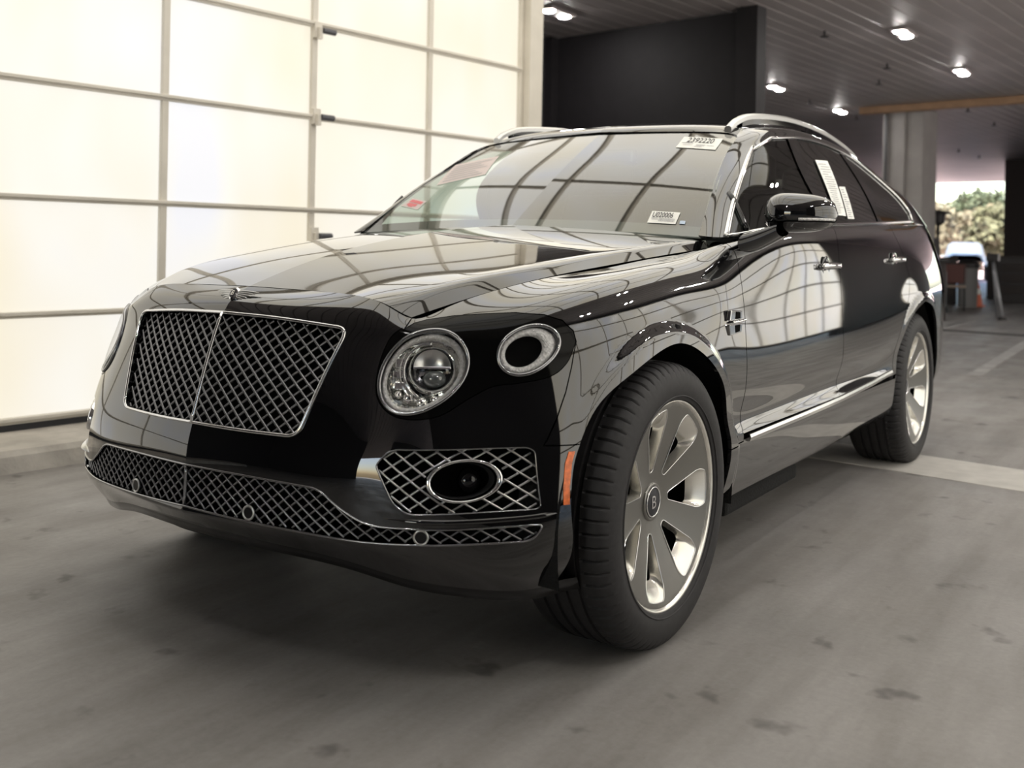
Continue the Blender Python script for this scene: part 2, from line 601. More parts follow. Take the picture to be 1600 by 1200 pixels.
# door on the car's left, outside the frame
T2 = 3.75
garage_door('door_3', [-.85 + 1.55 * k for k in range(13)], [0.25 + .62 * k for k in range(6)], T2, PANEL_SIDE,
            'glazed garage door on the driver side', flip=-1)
struct(slab('wall_driver_front', -3.4, -.88, T2 + .02, T2 + .2, 0, ZC, DARK_WALL), 'dark wall ahead of the driver side door')
struct(slab('wall_driver_side', -.88, 17.75, T2 + .02, T2 + .2, 3.3, ZC, DARK_WALL), 'wall above the driver side door')
struct(slab('wall_added_dark', 17.8, 30.0, T2 + .02, T2 + .2, 0, ZC, DARK_WALL), 'unseen dark wall added past the driver side door to darken reflections')  # unseen wall added so the rear door reflects dark
# front of the bay behind the camera: dark building with an opening to the sky
struct(slab('wall_front', -9.0, -8.8, -11, 1.2, 0, ZC, DARK_WALL), 'dark wall ahead of the car')
struct(slab('wall_front_side', -9.0, -8.8, 3.6, 10, 0, ZC, DARK_WALL), 'dark wall ahead of the car, driver side')
# ------------------------------------------------------------------ far end of the bay
def P2(x, y):
    return Vector((x, y, 0))
def facing(p):
    return math.atan2(CAM_POS.y - p.y, CAM_POS.x - p.x) + math.pi / 2

# grey column with dark notice
c = Vector(B(16.1, -3.95, 0))
root = empty('column')
struct(root, 'square grey concrete column at the far side of the bay')
slab('shaft', 15.75, 16.5, -4.32, -3.62, 0, ZC, COLUMN_M, root)
slab('shaft_rib', 15.70, 15.76, -4.02, -3.92, 0, ZC, COLUMN_M, root)
slab('conduit', 15.68, 15.72, -4.27, -4.23, 0, ZC, FRAME_D, root)
# notice
SIGN_M = mat('dark_sign', (0.05, 0.05, 0.055), rough=0.5)
rs = empty('notice_sign', B(15.68, -4.08, 1.55), 0, 'dark notice with pale lines of text on the grey column', 'sign')
mb = MB()
mb.box(15.66, 15.69, -4.22, -3.86, 1.33, 1.80, T=lambda s, t, z: tuple(Vector(B(s, t, z)) - rs.location))
mb.build('board', SIGN_M, rs)
mb = MB()
for i, (a, b2) in enumerate([(.04, .30), (.06, .28), (.03, .32), (.08, .26), (.05, .30), (.10, .24)]):
    mb.box(15.655, 15.66, -4.22 + a, -4.22 + b2, 1.40 + .06 * i, 1.415 + .06 * i, T=lambda s, t, z: tuple(Vector(B(s, t, z)) - rs.location))
mb.build('text_lines', PAPER, rs)
# tan beam
struct(slab('trim_10', 14.95, 15.15, -4.45, 1.5, ZC - .13, ZC - .01, WOOD_M), 'tan beam under the ceiling')
# right dark pier
struct(slab('wall_pier_far', 27.0, 28.2, -5.2, -1.0, 0, ZC, mat('pier_dark', (0.06, 0.05, 0.052), rough=0.8)), 'dark pier at the right edge of the far opening')

# patio heater style lamp
METAL_D = mat('dark_metal', (0.035, 0.032, 0.034), rough=0.45, metal=0.5)
p = P2(-17.14, -1.75)
h = empty('patio_heater', p, 0, 'dark mushroom-topped patio heater standing right of the grey column', 'heater')
mb = MB(); mb.lathe([(0, 1.86), (.22, 1.82), (.235, 1.79), (.22, 1.785), (0, 1.80)], n=28)
mb.build('reflector', METAL_D, h, smooth=True)
mb = MB(); mb.lathe([(0, 1.79), (.13, 1.79), (.11, 1.62), (.055, 1.58), (0, 1.58)], n=20)
mb.build('burner', METAL_D, h, angle=.6)
mb = MB(); mb.tube([(0, 0, .75), (0, 0, 1.6)], .028, n=12)
mb.build('pole', METAL_D, h, smooth=True)
mb = MB(); mb.lathe([(0, 0), (.20, 0), (.20, .05), (.17, .08), (.17, .72), (.10, .80), (0, .80)], n=24)
mb.build('tank_cover', METAL_D, h, angle=.6)
# dark podium
p = P2(-14.67, -1.29)
POD = mat('dark_podium', (0.03, 0.022, 0.022), rough=0.6)
h = empty('podium', p, facing(p), 'dark upright podium cabinet beside the rear of the car', 'podium')
mb = MB(); mb.box(-.16, .16, -.2, .2, 0, .92); bevel(mb.build('body', POD, h), .01)
mb = MB(); mb.box(-.2, .2, -.24, .24, .92, .97); bevel(mb.build('top', METAL_D, h), .01)
# bottle on podium
mb = MB(); mb.lathe([(0, .97), (.07, .97), (.07, 1.17), (.03, 1.24), (.03, 1.32), (0, 1.32)], n=16)
o = mb.build('spray_bottle', METAL_D, None, angle=.6); o.location = (p.x, p.y, 0)
tag(o, 'dark bottle standing on top of the podium', 'bottle')
# chair
p = P2(-17.64, -1.55)
SEAT_M = mat('pale_seat', (0.42, 0.33, 0.27), rough=0.6)
RED_M = mat('dull_red', (0.13, 0.05, 0.045), rough=0.6)
h = empty('chair', p, facing(p), 'low chair with pale seat and reddish back beside the podium', 'chair')
mb = MB(); mb.box(-.2, .2, -.2, .2, .43, .47); bevel(mb.build('seat', SEAT_M, h), .012)
mb = MB(); mb.box(-.2, .2, .17, .21, .5, .86); bevel(mb.build('backrest', RED_M, h), .012)
for a in (-.18, .18):
    for b2 in (-.18, .18):
        mb = MB(); mb.tube([(a, b2, 0), (a, b2, .44 if b2 < 0 else .84)], .014, n=8); mb.build('leg', METAL_D, h)
# grey bin
p = P2(-19.08, -1.56)
BIN = mat('grey_bin', (0.15, 0.145, 0.145), rough=0.6)
h = empty('trash_can', p, 0, 'grey round trash can between the chair and the orange cone', 'trash can')
mb = MB(); mb.lathe([(0, 0), (.17, 0), (.20, .82), (0, .82)], n=24); mb.build('body', BIN, h, angle=.6)
mb = MB(); mb.lathe([(.215, .78), (.225, .80), (.22, .86), (.12, .93), (0, .94)], n=24); mb.build('lid', METAL_D, h, angle=.6)
# cone
p = P2(-19.41, -1.43)
CONE = mat('cone_orange', (0.62, 0.14, 0.07), rough=0.5)
h = empty('traffic_cone', p, 0, 'orange traffic cone right of the grey trash can', 'cone')
mb = MB(); mb.lathe([(0, .50), (.022, .50), (.10, .03), (0, .03)], n=20); mb.build('cone_body', CONE, h, smooth=False, angle=.6)
mb = MB(); mb.box(-.13, .13, -.13, .13, 0, .03); mb.build('base', CONE, h)
mb = MB(); mb.lathe([(.050, .36), (.070, .25), (.068, .25), (.046, .36)], n=20); mb.build('collar', PAPER, h)
# leaning stand
p0 = P2(-15.4, -0.4); p1 = P2(-15.63, -0.59)
POLE = mat('grey_pole', (0.35, 0.35, 0.37), rough=0.4, metal=0.4)
h = empty('stand_leg', p0, 0, 'slanted grey tube stand with dark foot near the right edge', 'stand')
d = p1 - p0
mb = MB(); mb.tube([(0, 0, .03), (d.x, d.y, .95)], .028, n=10); mb.build('tube', POLE, h, smooth=True)
mb = MB(); mb.lathe([(0, 0), (.07, 0), (.06, .05), (0, .06)], n=14); mb.build('foot', METAL_D, h, angle=.6)
d2 = P2(-16.01, -0.57) - p0
mb = MB(); mb.tube([(d2.x, d2.y, 0), (d.x, d.y, .95)], .02, n=8); mb.build('rear_tube', POLE, h, smooth=True)
mb = MB(); mb.box(d.x - .12, d.x + .12, d.y - .09, d.y + .09, .95, 1.08); bevel(mb.build('head', METAL_D, h), .01)
# dark cabinets in the far opening
for (gx, gy, w_, hh, lb) in ((-23.83, -1.69, .26, .95, 'dark low cabinet behind the slanted stand'),
                             (-19.9, -2.14, .22, .95, 'dark tall cart left of the white parked car'),
                             (-21.87, -1.02, .42, 1.0, 'dark bench unit at the right edge of the photo')):
    p = P2(gx, gy)
    h = empty('tool_cabinet', p, facing(p), lb, 'cabinet')
    mb = MB(); mb.box(-w_, w_, -.2, .2, .0, hh); bevel(mb.build('body', METAL_D, h), .015)
    mb = MB(); mb.box(-w_ - .02, w_ + .02, -.22, .22, hh, hh + .03); mb.build('worktop', POD, h)
    for q in range(3):
        mb = MB(); mb.box(-w_ * .8, w_ * .8, -.215, -.2, .2 + q * .24, .38 + q * .24); mb.build('drawer', POD, h)
# white car outside
p = P2(-40.12, -5.29)
WHITE = mat('white_car_paint', (0.15, 0.16, 0.185), rough=0.25)
h = empty('parked_car', p, facing(p) , 'white car parked outside beyond the far opening', 'car')
prof = [(-.88, .35), (-.9, .62), (-.86, .84), (-.72, .93), (-.60, 1.35), (-.45, 1.46), (.45, 1.46), (.60, 1.35), (.72, .93), (.86, .84), (.9, .62), (.88, .35)]
mb = MB()
mb.grid([[(x * k, y, z0 * zz + .0) for x, z0 in prof] for y, k, zz in ((-2.1, .92, .66), (-1.9, .97, .68), (-.9, 1, .72), (-.3, 1, 1.0), (1.2, 1, 1.0), (2.1, .95, .85))])
mb.build('body', WHITE, h, smooth=True)
mb = MB(); mb.add([(-.66, -.88, .72), (.66, -.88, .72), (.52, -.36, 1.36), (-.52, -.36, 1.36), (-.66, -.8, .70), (.66, -.8, .70), (.52, -.3, 1.34), (-.52, -.3, 1.34)],
                  [(0, 1, 2, 3), (4, 7, 6, 5), (0, 4, 5, 1), (1, 5, 6, 2), (2, 6, 7, 3), (3, 7, 4, 0)])
mb.build('windshield', TINT_GLASS, h)
for a in (-.8, .8):
    for b2 in (-1.3, 1.35):
        mb = MB(); mb.lathe([(0, -.1), (.28, -.1), (.32, -.08), (.32, .08), (.28, .1), (0, .1)], n=20, T=lambda x, y, z, a=a, b2=b2: (a + z, b2 + x, y + .32)); mb.build('wheel', RUBBER, h)
# trees outside
LEAF = [mat('leaf_olive', (0.085, 0.085, 0.045), rough=0.8, noise=(1.2, 0.5)), mat('leaf_dusty', (0.12, 0.105, 0.066), rough=0.8, noise=(1.2, 0.4)), mat('leaf_green', (0.055, 0.07, 0.036), rough=0.8, noise=(1.2, 0.5))]
BARK = mat('bark', (0.10, 0.08, 0.06), rough=0.9)
def tree(gx, gy, hgt, rad, m, label, seed):
    rnd = random.Random(seed)
    p = P2(gx, gy)
    r = empty('tree', p, 0, label, 'tree', 'trees beyond the far opening')
    mb = MB(); mb.tube([(0, 0, 0), (.1, 0, hgt * .3), (0, .1, hgt * .6)], [.18, .13, .07], n=8); mb.build('trunk', BARK, r, smooth=True)
    vs = []; fs = []
    for q in range(46):
        a = rnd.uniform(0, 6.28); rr = rad * math.sqrt(rnd.random()); z = hgt * (.32 + .62 * rnd.random())
        k = 1 - .55 * abs((z / hgt - .6) / .4)
        cx, cy = rr * k * math.cos(a), rr * k * math.sin(a)
        for w_ in range(34):
            v = Vector((rnd.gauss(0, 1), rnd.gauss(0, 1), rnd.gauss(0, 1))).normalized() * rad * .30 * rnd.uniform(.5, 1)
            c0 = Vector((cx, cy, z)) + v
            e1 = Vector((rnd.gauss(0, 1), rnd.gauss(0, 1), rnd.gauss(0, 1))).normalized() * .22
            e2 = e1.cross(Vector((rnd.gauss(0, 1), rnd.gauss(0, 1), rnd.gauss(0, 1)))).normalized() * .14
            b0 = len(vs)
            vs += [c0 - e1, c0 + e2, c0 + e1, c0 - e2]
            fs.append((b0, b0 + 1, b0 + 2, b0 + 3))
    mesh_obj('foliage', vs, fs, m, r)
for i, (gx, gy, hg, rd, lb) in enumerate([
        (-71.33, -13.61, 4.6, 1.9, 'dusty green tree directly right of the grey column'),
        (-74.88, -11.94, 4.7, 1.9, 'olive tree behind the patio heater'),
        (-60.61, -8.04, 4.6, 2.0, 'greenest and tallest-looking tree in the middle of the far opening'),
        (-70.45, -7.77, 3.6, 1.4, 'thin-crowned tree at the right side of the far opening'),
        (-46.77, -9.24, 3.0, 1.3, 'low dusty shrub-like tree above the white car, left'),
        (-51.5, -7.21, 3.1, 2.2, 'low dry tree right above the white car'),
        (-44.82, -4.59, 3.0, 1.4, 'low dark tree above the slanted stand')]):
    tree(gx, gy, hg, rd, LEAF[[1, 0, 2, 2, 1, 1, 0][i]], lb, i)
struct(slab('ground', 36, 220, -70, 70, -.25, -.01, mat('pink_bounce_ground', (0.74, 0.55, 0.52), rough=.9, noise=(.3, .1))), 'ground outside beyond the bay, tinted pale pink to bounce light')  # ground colour made pale pink to bounce light onto the far soffit
# ------------------------------------------------------------------ smooth surfaces for the car body
class Surf:
    """uniform bicubic B-spline through a net of points, drawn close to it"""
    def __init__(s, net, passes=3, disp=None):
        P = np.array(net, float)
        s.nu, s.nv = P.shape[:2]
        s.disp = disp
        Q = P.copy()
        U, V = np.meshgrid(np.arange(s.nu), np.arange(s.nv), indexing='ij')
        for _ in range(passes):
            s.Q = Q
            s._pad()
            Q = Q + 0.85 * (P - s._raw(U.ravel(), V.ravel()).reshape(P.shape))
        s.Q = Q
        s._pad()
        s.tab = None
    def _pad(s):
        Q = s.Q
        Q = np.concatenate([2 * Q[:1] - Q[1:2], Q, 2 * Q[-1:] - Q[-2:-1]], 0)
        Q = np.concatenate([2 * Q[:, :1] - Q[:, 1:2], Q, 2 * Q[:, -1:] - Q[:, -2:-1]], 1)
        s.E = Q
    @staticmethod
    def _b(t):
        return np.stack([(1 - t) ** 3, 3 * t ** 3 - 6 * t ** 2 + 4, -3 * t ** 3 + 3 * t ** 2 + 3 * t + 1, t ** 3], -1) / 6.0
    def _raw(s, u, v):
        u = np.asarray(u, float); v = np.asarray(v, float)
        iu = np.clip(np.floor(u).astype(int), 0, s.nu - 2)
        iv = np.clip(np.floor(v).astype(int), 0, s.nv - 2)
        bu = s._b(u - iu); bv = s._b(v - iv)
        out = np.zeros((len(u), 3))
        for a in range(4):
            for b in range(4):
                out += (bu[:, a] * bv[:, b])[:, None] * s.E[iu + a, iv + b]
        return out
    def __call__(s, u, v):
        u = np.atleast_1d(np.asarray(u, float)); v = np.atleast_1d(np.asarray(v, float))
        p = s._raw(u, v)
        if s.disp: p = s.disp(p)
        return p
    def frame(s, u, v, h=2e-3):
        u = np.atleast_1d(np.asarray(u, float)); v = np.atleast_1d(np.asarray(v, float))
        du = s(u + h, v) - s(u - h, v)
        dv = s(u, v + h) - s(u, v - h)
        n = np.cross(du, dv)
        n /= np.linalg.norm(n, axis=1)[:, None] + 1e-15
        return s(u, v), du / (2 * h), dv / (2 * h), n
    AX = {'f': (1, 2), 's': (0, 2), 't': (0, 1)}
    def inv(s, kind, a, b, u0=0, u1=1e9, v0=0, v1=1e9):
        """(u, v) of the points seen at (a, b) in the front, side or top view"""
        ax = s.AX[kind]
        if s.tab is None:
            uu = np.linspace(0, s.nu - 1, (s.nu - 1) * 8 + 1)
            vv = np.linspace(0, s.nv - 1, (s.nv - 1) * 8 + 1)
            U, V = np.meshgrid(uu, vv, indexing='ij')
            s.tab = (U.ravel(), V.ravel(), s(U.ravel(), V.ravel()))
        U, V, T = s.tab
        mk = (U >= u0) & (U <= u1) & (V >= v0) & (V <= v1)
        U, V, T = U[mk], V[mk], T[mk][:, ax]
        a = np.atleast_1d(np.asarray(a, float)); b = np.atleast_1d(np.asarray(b, float))
        tg = np.stack([a, b], -1)
        u = np.zeros(len(a)); v = np.zeros(len(a))
        for i, q in enumerate(tg):
            k = ((T - q) ** 2).sum(1).argmin()
            u[i], v[i] = U[k], V[k]
        for _ in range(8):
            p, du, dv, n = s.frame(u, v)
            e = tg - p[:, ax]
            A = du[:, ax]; Bv = dv[:, ax]
            det = A[:, 0] * Bv[:, 1] - A[:, 1] * Bv[:, 0]
            det = np.where(np.abs(det) < 1e-7, 1e-7, det)
            su = (e[:, 0] * Bv[:, 1] - e[:, 1] * Bv[:, 0]) / det
            sv = (A[:, 0] * e[:, 1] - A[:, 1] * e[:, 0]) / det
            u = np.clip(u + np.clip(su, -.5, .5), 0, s.nu - 1)
            v = np.clip(v + np.clip(sv, -.5, .5), 0, s.nv - 1)
        return u, v
    def u_at(s, axis, val, v, lo=0.0, hi=None):
        hi = s.nu - 1 if hi is None else hi
        us = np.linspace(lo, hi, 400)
        p = s(us, np.full(400, v))[:, axis]
        k = np.abs(p - val).argmin()
        return us[k]

def catmull(pts, n=8, closed=False):
    pts = [np.array(p, float) for p in pts]
    N = len(pts); out = []
    R = range(N) if closed else range(N - 1)
    for i in R:
        p1, p2 = pts[i], pts[(i + 1) % N]
        p0 = pts[i - 1] if (closed or i > 0) else 2 * p1 - p2
        p3 = pts[(i + 2) % N] if (closed or i < N - 2) else 2 * p2 - p1
        for k in range(n):
            t = k / n
            out.append(0.5 * (2 * p1 + (p2 - p0) * t + (2 * p0 - 5 * p1 + 4 * p2 - p3) * t * t + (3 * p1 - p0 - 3 * p2 + p3) * t ** 3))
    if not closed: out.append(pts[-1])
    return out

def rounded(pts, rad, n=5):
    """closed polygon with rounded corners; rad is a number or one per corner"""
    pts = [np.array(p, float) for p in pts]
    N = len(pts); out = []
    for i in range(N):
        p = pts[i]; a = pts[i - 1]; b = pts[(i + 1) % N]
        r = rad if np.isscalar(rad) else rad[i]
        da = a - p; db = b - p
        la, lb = np.linalg.norm(da), np.linalg.norm(db)
        r = min(r, la * .45, lb * .45)
        if r < 1e-6: out.append(p); continue
        A = p + da / la * r; Bq = p + db / lb * r
        for k in range(n + 1):
            t = k / n
            out.append((1 - t) ** 2 * A + 2 * t * (1 - t) * p + t * t * Bq)
    return out

def densify(pts, step, closed=True):
    out = []
    N = len(pts)
    for i in range(N if closed else N - 1):
        p = np.array(pts[i], float); q = np.array(pts[(i + 1) % N], float)
        k = max(1, int(math.ceil(np.linalg.norm(q - p) / step)))
        for j in range(k): out.append(p + (q - p) * j / k)
    if not closed: out.append(np.array(pts[-1], float))
    return out

def in_poly(X, Y, poly):
    poly = np.asarray(poly); c = np.zeros(len(X), bool)
    x1, y1 = poly[:, 0], poly[:, 1]
    x2, y2 = np.roll(x1, -1), np.roll(y1, -1)
    for a, b, c1, d in zip(x1, y1, x2, y2):
        if b == d: continue
        m = ((b > Y) != (d > Y)) & (X < (c1 - a) * (Y - b) / (d - b) + a)
        c ^= m
    return c

def inset_poly(poly, d):
    p = np.asarray(poly, float)
    a = np.roll(p, 1, 0); b = np.roll(p, -1, 0)
    t = b - a
    t /= np.linalg.norm(t, axis=1)[:, None] + 1e-12
    area = 0.5 * np.sum(p[:, 0] * np.roll(p[:, 1], -1) - np.roll(p[:, 0], -1) * p[:, 1])
    n = np.stack([-t[:, 1], t[:, 0]], -1) * (1 if area > 0 else -1)
    return p + n * d

def mirror_y(vs):
    vs = np.array(vs, float); vs[:, 1] *= -1
    return vs

def trim_mesh(S, outline, holes, du, dv, offset=0.0):
    """triangulated piece of surface S inside an outline given in (u, v)"""
    loops = [np.asarray(outline)] + [np.asarray(h) for h in holes]
    verts = []; edges = []; 
    for L in loops:
        k = len(verts)
        verts += [tuple(p) for p in L]
        edges += [(k + i, k + (i + 1) % len(L)) for i in range(len(L))]
    nb = len(verts)
    lo = loops[0].min(0); hi = loops[0].max(0)
    U, V = np.meshgrid(np.arange(lo[0] + du / 2, hi[0], du), np.arange(lo[1] + dv / 2, hi[1], dv), indexing='ij')
    U[:, ::2] += du * 0.0
    U = U.ravel(); V = V.ravel()
    ok = in_poly(U, V, loops[0])
    for h in loops[1:]: ok &= ~in_poly(U, V, h)
    bd = np.concatenate(loops) / np.array([du, dv])
    U, V = U[ok], V[ok]
    kd = kdtree.KDTree(len(bd))
    for i, p in enumerate(bd): kd.insert((p[0], p[1], 0), i)
    kd.balance()
    for a, b in zip(U, V):
        if kd.find((a / du, b / dv, 0))[2] > 0.45:
            verts.append((a, b))
    sc = np.array([1 / du, 1 / dv])
    v2 = [Vector((p[0] * sc[0], p[1] * sc[1])) for p in verts]
    r = geometry.delaunay_2d_cdt(v2, edges, [], 0, 1e-5, True)
    cv = np.array([(q[0] / sc[0], q[1] / sc[1]) for q in r[0]])
    tri = np.array([f for f in r[2] if len(f) == 3])
    cen = cv[tri].mean(1)
    ok = in_poly(cen[:, 0], cen[:, 1], loops[0])
    for h in loops[1:]: ok &= ~in_poly(cen[:, 0], cen[:, 1], h)
    tri = tri[ok]
    a = cv[tri]
    ar = (a[:, 1, 0] - a[:, 0, 0]) * (a[:, 2, 1] - a[:, 0, 1]) - (a[:, 1, 1] - a[:, 0, 1]) * (a[:, 2, 0] - a[:, 0, 0])
    tri[ar < 0] = tri[ar < 0][:, ::-1]
    tri = tri[np.abs(ar) > 1e-12]
    p, _, _, n = S.frame(cv[:, 0], cv[:, 1])
    return p + n * offset, n, tri

def panel(name, S, outline, holes, m, parent, du=.1, dv=.1, flange=.012, side=1, offset=0.0, step=None):
    """sheet piece with folded edges; side=-1 builds its mirror image, side=0 both halves as one"""
    p, n, tri = trim_mesh(S, outline, holes, du, dv, offset)
    V = list(p); Nn = list(n); Fc = [tuple(t) for t in tri]
    if flange:
        # boundary edges of the triangulation, in face order
        cnt = {}
        for t in tri:
            for i in range(3):
                e = (t[i], t[(i + 1) % 3])
                cnt[e] = cnt.get(e, 0) + 1
        for (a, b) in list(cnt):
            if (b, a) in cnt: continue
            if side == 0 and abs(p[a][1]) < 2e-3 and abs(p[b][1]) < 2e-3: continue
            d = p[b] - p[a]
            out = np.cross(d, n[a] + n[b])
            out /= np.linalg.norm(out) + 1e-12
            k = len(V)
            V += [p[a], p[b], p[b] - n[b] * flange, p[a] - n[a] * flange]
            Nn += [out] * 4
            Fc.append((k + 1, k, k + 3, k + 2))
    V = np.array(V); Nn = np.array(Nn)
    if side < 0:
        V = mirror_y(V); Nn = mirror_y(Nn)
        Fc = [f[::-1] for f in Fc]
    if side == 0:
        k = len(V)
        V = np.concatenate([V, mirror_y(V)]); Nn = np.concatenate([Nn, mirror_y(Nn)])
        Fc = Fc + [tuple(i + k for i in f[::-1]) for f in Fc]
    return mesh_obj(name, V, Fc, m, parent, smooth=True, normals=Nn)

def strip_on(S, uv, r_out, parent, name, m, side=1, n=8, lift=0.0, closed=False, squash=1.0):
    """round moulding following a line on the surface"""
    uv = np.asarray(uv)
    p, _, _, nn = S.frame(uv[:, 0], uv[:, 1])
    p = p + nn * lift
    if side < 0: p = mirror_y(p)
    mb = MB(); mb.tube(list(p), r_out, n=n, closed=closed)
    return mb.build(name, m, parent, smooth=True)
# ------------------------------------------------------------------ the car: body surfaces (x forward from the front axle, y left, z up)
WB = 2.995
car = empty('car', (0, 0, 0), 0, 'large glossy black luxury SUV with a chrome mesh grille parked in the bay', 'car')
NET_A = [
 [(.80,0,.33),(.885,0,.39),(.888,0,.415),(.885,0,.515),(.878,0,.57),(.864,0,.625),(.818,0,.78),(.775,0,.895),(.735,0,.945),(.684,0,.972)],
 [(.79,.2,.33),(.868,.2,.39),(.873,.2,.415),(.870,.2,.515),(.864,.2,.57),(.850,.2,.625),(.804,.2,.775),(.760,.2,.89),(.720,.2,.94),(.666,.22,.968)],
 [(.75,.42,.32),(.822,.42,.385),(.832,.42,.41),(.833,.42,.51),(.825,.42,.57),(.812,.41,.625),(.768,.41,.77),(.728,.41,.872),(0.7,0.42,0.922),(0.658,0.44,0.957)],
 [(.70,.57,.29),(.765,.57,.36),(.785,.56,.40),(.79,.555,.50),(.785,.55,.575),(.772,.535,.64),(.735,.53,.75),(.70,.53,.842),(0.676,0.55,0.886),(0.636,0.54,0.911)],
 [(.65,.70,.28),(.70,.70,.34),(.72,.69,.40),(.725,.68,.50),(.72,.66,.585),(.712,.64,.66),(.69,.615,.75),(.655,.61,.835),(0.625,0.62,0.888),(0.545,0.582,0.94)],
 [(.58,.79,.27),(.62,.80,.33),(.635,.785,.40),(.64,.77,.50),(.635,.75,.595),(.628,.725,.67),(.61,.70,.75),(.585,.695,.835),(0.545,0.69,0.905),(0.44,0.622,0.972)],
 [(.50,.84,.265),(.53,.868,.33),(.54,.875,.40),(.545,.86,.50),(.54,.845,.595),(.535,.825,.67),(.53,.795,.75),(.515,.78,.835),(0.46,0.765,0.928),(0.34,0.655,0.994)],
 [(.40,.87,.265),(.43,.912,.33),(.45,.93,.40),(.455,.925,.50),(.455,.915,.595),(.45,.90,.67),(.445,.87,.76),(.43,.845,.85),(0.375,0.805,0.953),(0.24,0.68,1.01)],
 [(.30,.93,.265),(.30,.945,.33),(.30,.95,.40),(.30,.955,.5),(.30,.95,.6),(.30,.94,.69),(.30,.922,.78),(.29,.895,.88),(0.24,0.835,0.985),(0.11,0.708,1.026)],
 [(.10,.93,.262),(.10,.948,.33),(.10,.954,.40),(.10,.96,.5),(.10,.960,.6),(.10,.953,.7),(.10,.942,.80),(.10,.918,.905),(0.07,0.855,1.012),(-0.03,0.733,1.041)],
 [(-.15,.92,.26),(-.15,.945,.325),(-.15,.953,.40),(-.15,.96,.5),(-.15,.955,.6),(-.15,.954,.7),(-.15,.950,.80),(-.15,.928,.925),(-0.17,0.87,1.038),(-0.23,0.759,1.064)],
 [(-.38,.90,.26),(-.38,.935,.32),(-.38,.95,.41),(-.38,.957,.50),(-.38,.948,.58),(-.38,.957,.68),(-.38,.954,.82),(-.38,.934,.96),(-0.39,0.868,1.066),(-0.42,0.777,1.08)],
 [(-.60,.87,.26),(-.60,.928,.315),(-.60,.948,.415),(-.60,.955,.495),(-.60,.938,.555),(-.60,.960,.645),(-.60,.957,.80),(-.60,.932,.985),(-0.6,0.872,1.112),(-0.62,0.793,1.1)],
 [(-1.1,.86,.26),(-1.1,.93,.31),(-1.1,.955,.42),(-1.1,.957,.497),(-1.1,.937,.555),(-1.1,.963,.645),(-1.1,.960,.80),(-1.1,.938,1.0),(-1.1,.904,1.160),(-1.1,.845,1.163)],
 [(-1.7,.86,.26),(-1.7,.93,.31),(-1.7,.955,.42),(-1.7,.958,.50),(-1.7,.938,.558),(-1.7,.965,.65),(-1.7,.962,.805),(-1.7,.942,1.015),(-1.7,.906,1.186),(-1.7,.85,1.189)],
 [(-2.25,.87,.265),(-2.25,.93,.315),(-2.25,.955,.42),(-2.25,.958,.50),(-2.25,.945,.565),(-2.25,.967,.66),(-2.25,.968,.81),(-2.25,.950,1.015),(-2.25,.906,1.208),(-2.25,.85,1.211)],
 [(-2.65,.90,.27),(-2.65,.945,.33),(-2.65,.96,.43),(-2.65,.965,.51),(-2.65,.963,.61),(-2.65,.974,.70),(-2.65,.980,.82),(-2.65,.964,.99),(-2.65,.906,1.222),(-2.65,.85,1.225)],
 [(-3.0,.91,.28),(-3.0,.95,.34),(-3.0,.965,.43),(-3.0,.972,.51),(-3.0,.975,.61),(-3.0,.983,.71),(-3.0,.992,.82),(-3.0,.985,.97),(-3.0,.904,1.232),(-3.0,.85,1.237)],
 [(-3.4,.90,.30),(-3.4,.945,.36),(-3.4,.96,.45),(-3.4,.968,.53),(-3.4,.972,.62),(-3.4,.98,.72),(-3.4,.986,.83),(-3.4,.978,.98),(-3.38,.897,1.238),(-3.35,.85,1.247)],
 [(-3.78,.84,.34),(-3.80,.90,.40),(-3.80,.92,.47),(-3.80,.925,.55),(-3.80,.925,.63),(-3.79,.93,.73),(-3.78,.93,.84),(-3.76,.915,.99),(-3.72,.845,1.215),(-3.70,.80,1.235)],
 [(-4.0,.70,.36),(-4.03,.75,.42),(-4.04,.77,.48),(-4.04,.775,.56),(-4.04,.775,.64),(-4.02,.77,.74),(-4.0,.765,.85),(-3.97,.745,1.0),(-3.93,.69,1.18),(-3.92,.66,1.2)],
 [(-4.10,.42,.37),(-4.14,.45,.42),(-4.15,.45,.49),(-4.15,.45,.56),(-4.14,.45,.65),(-4.12,.45,.75),(-4.10,.45,.85),(-4.07,.44,1.0),(-4.03,.40,1.16),(-4.02,.38,1.19)],
 [(-4.12,0,.37),(-4.17,0,.42),(-4.18,0,.49),(-4.18,0,.56),(-4.17,0,.65),(-4.15,0,.75),(-4.13,0,.85),(-4.1,0,1.0),(-4.06,0,1.16),(-4.05,0,1.19)],
]
def flare(p):
    q = p.copy()
    side = np.clip((p[:, 1] - .78) / .12, 0, 1)
    for cx, k in ((0.0, .014), (-WB + .02, .010)):
        dx = p[:, 0] - cx
        d = np.hypot(dx * np.where(dx > 0, .93, 1.0), p[:, 2] - .385)
        t = np.clip((.512 - d) / .036, 0, 1)
        t = t * t * (3 - 2 * t)
        lowcut = np.clip((p[:, 2] - .28) / .15, 0, 1) * np.clip((.45 - dx) / .22, 0, 1)
        q[:, 1] += side * lowcut * k * t
    return q
A = Surf(NET_A, passes=3, disp=flare)
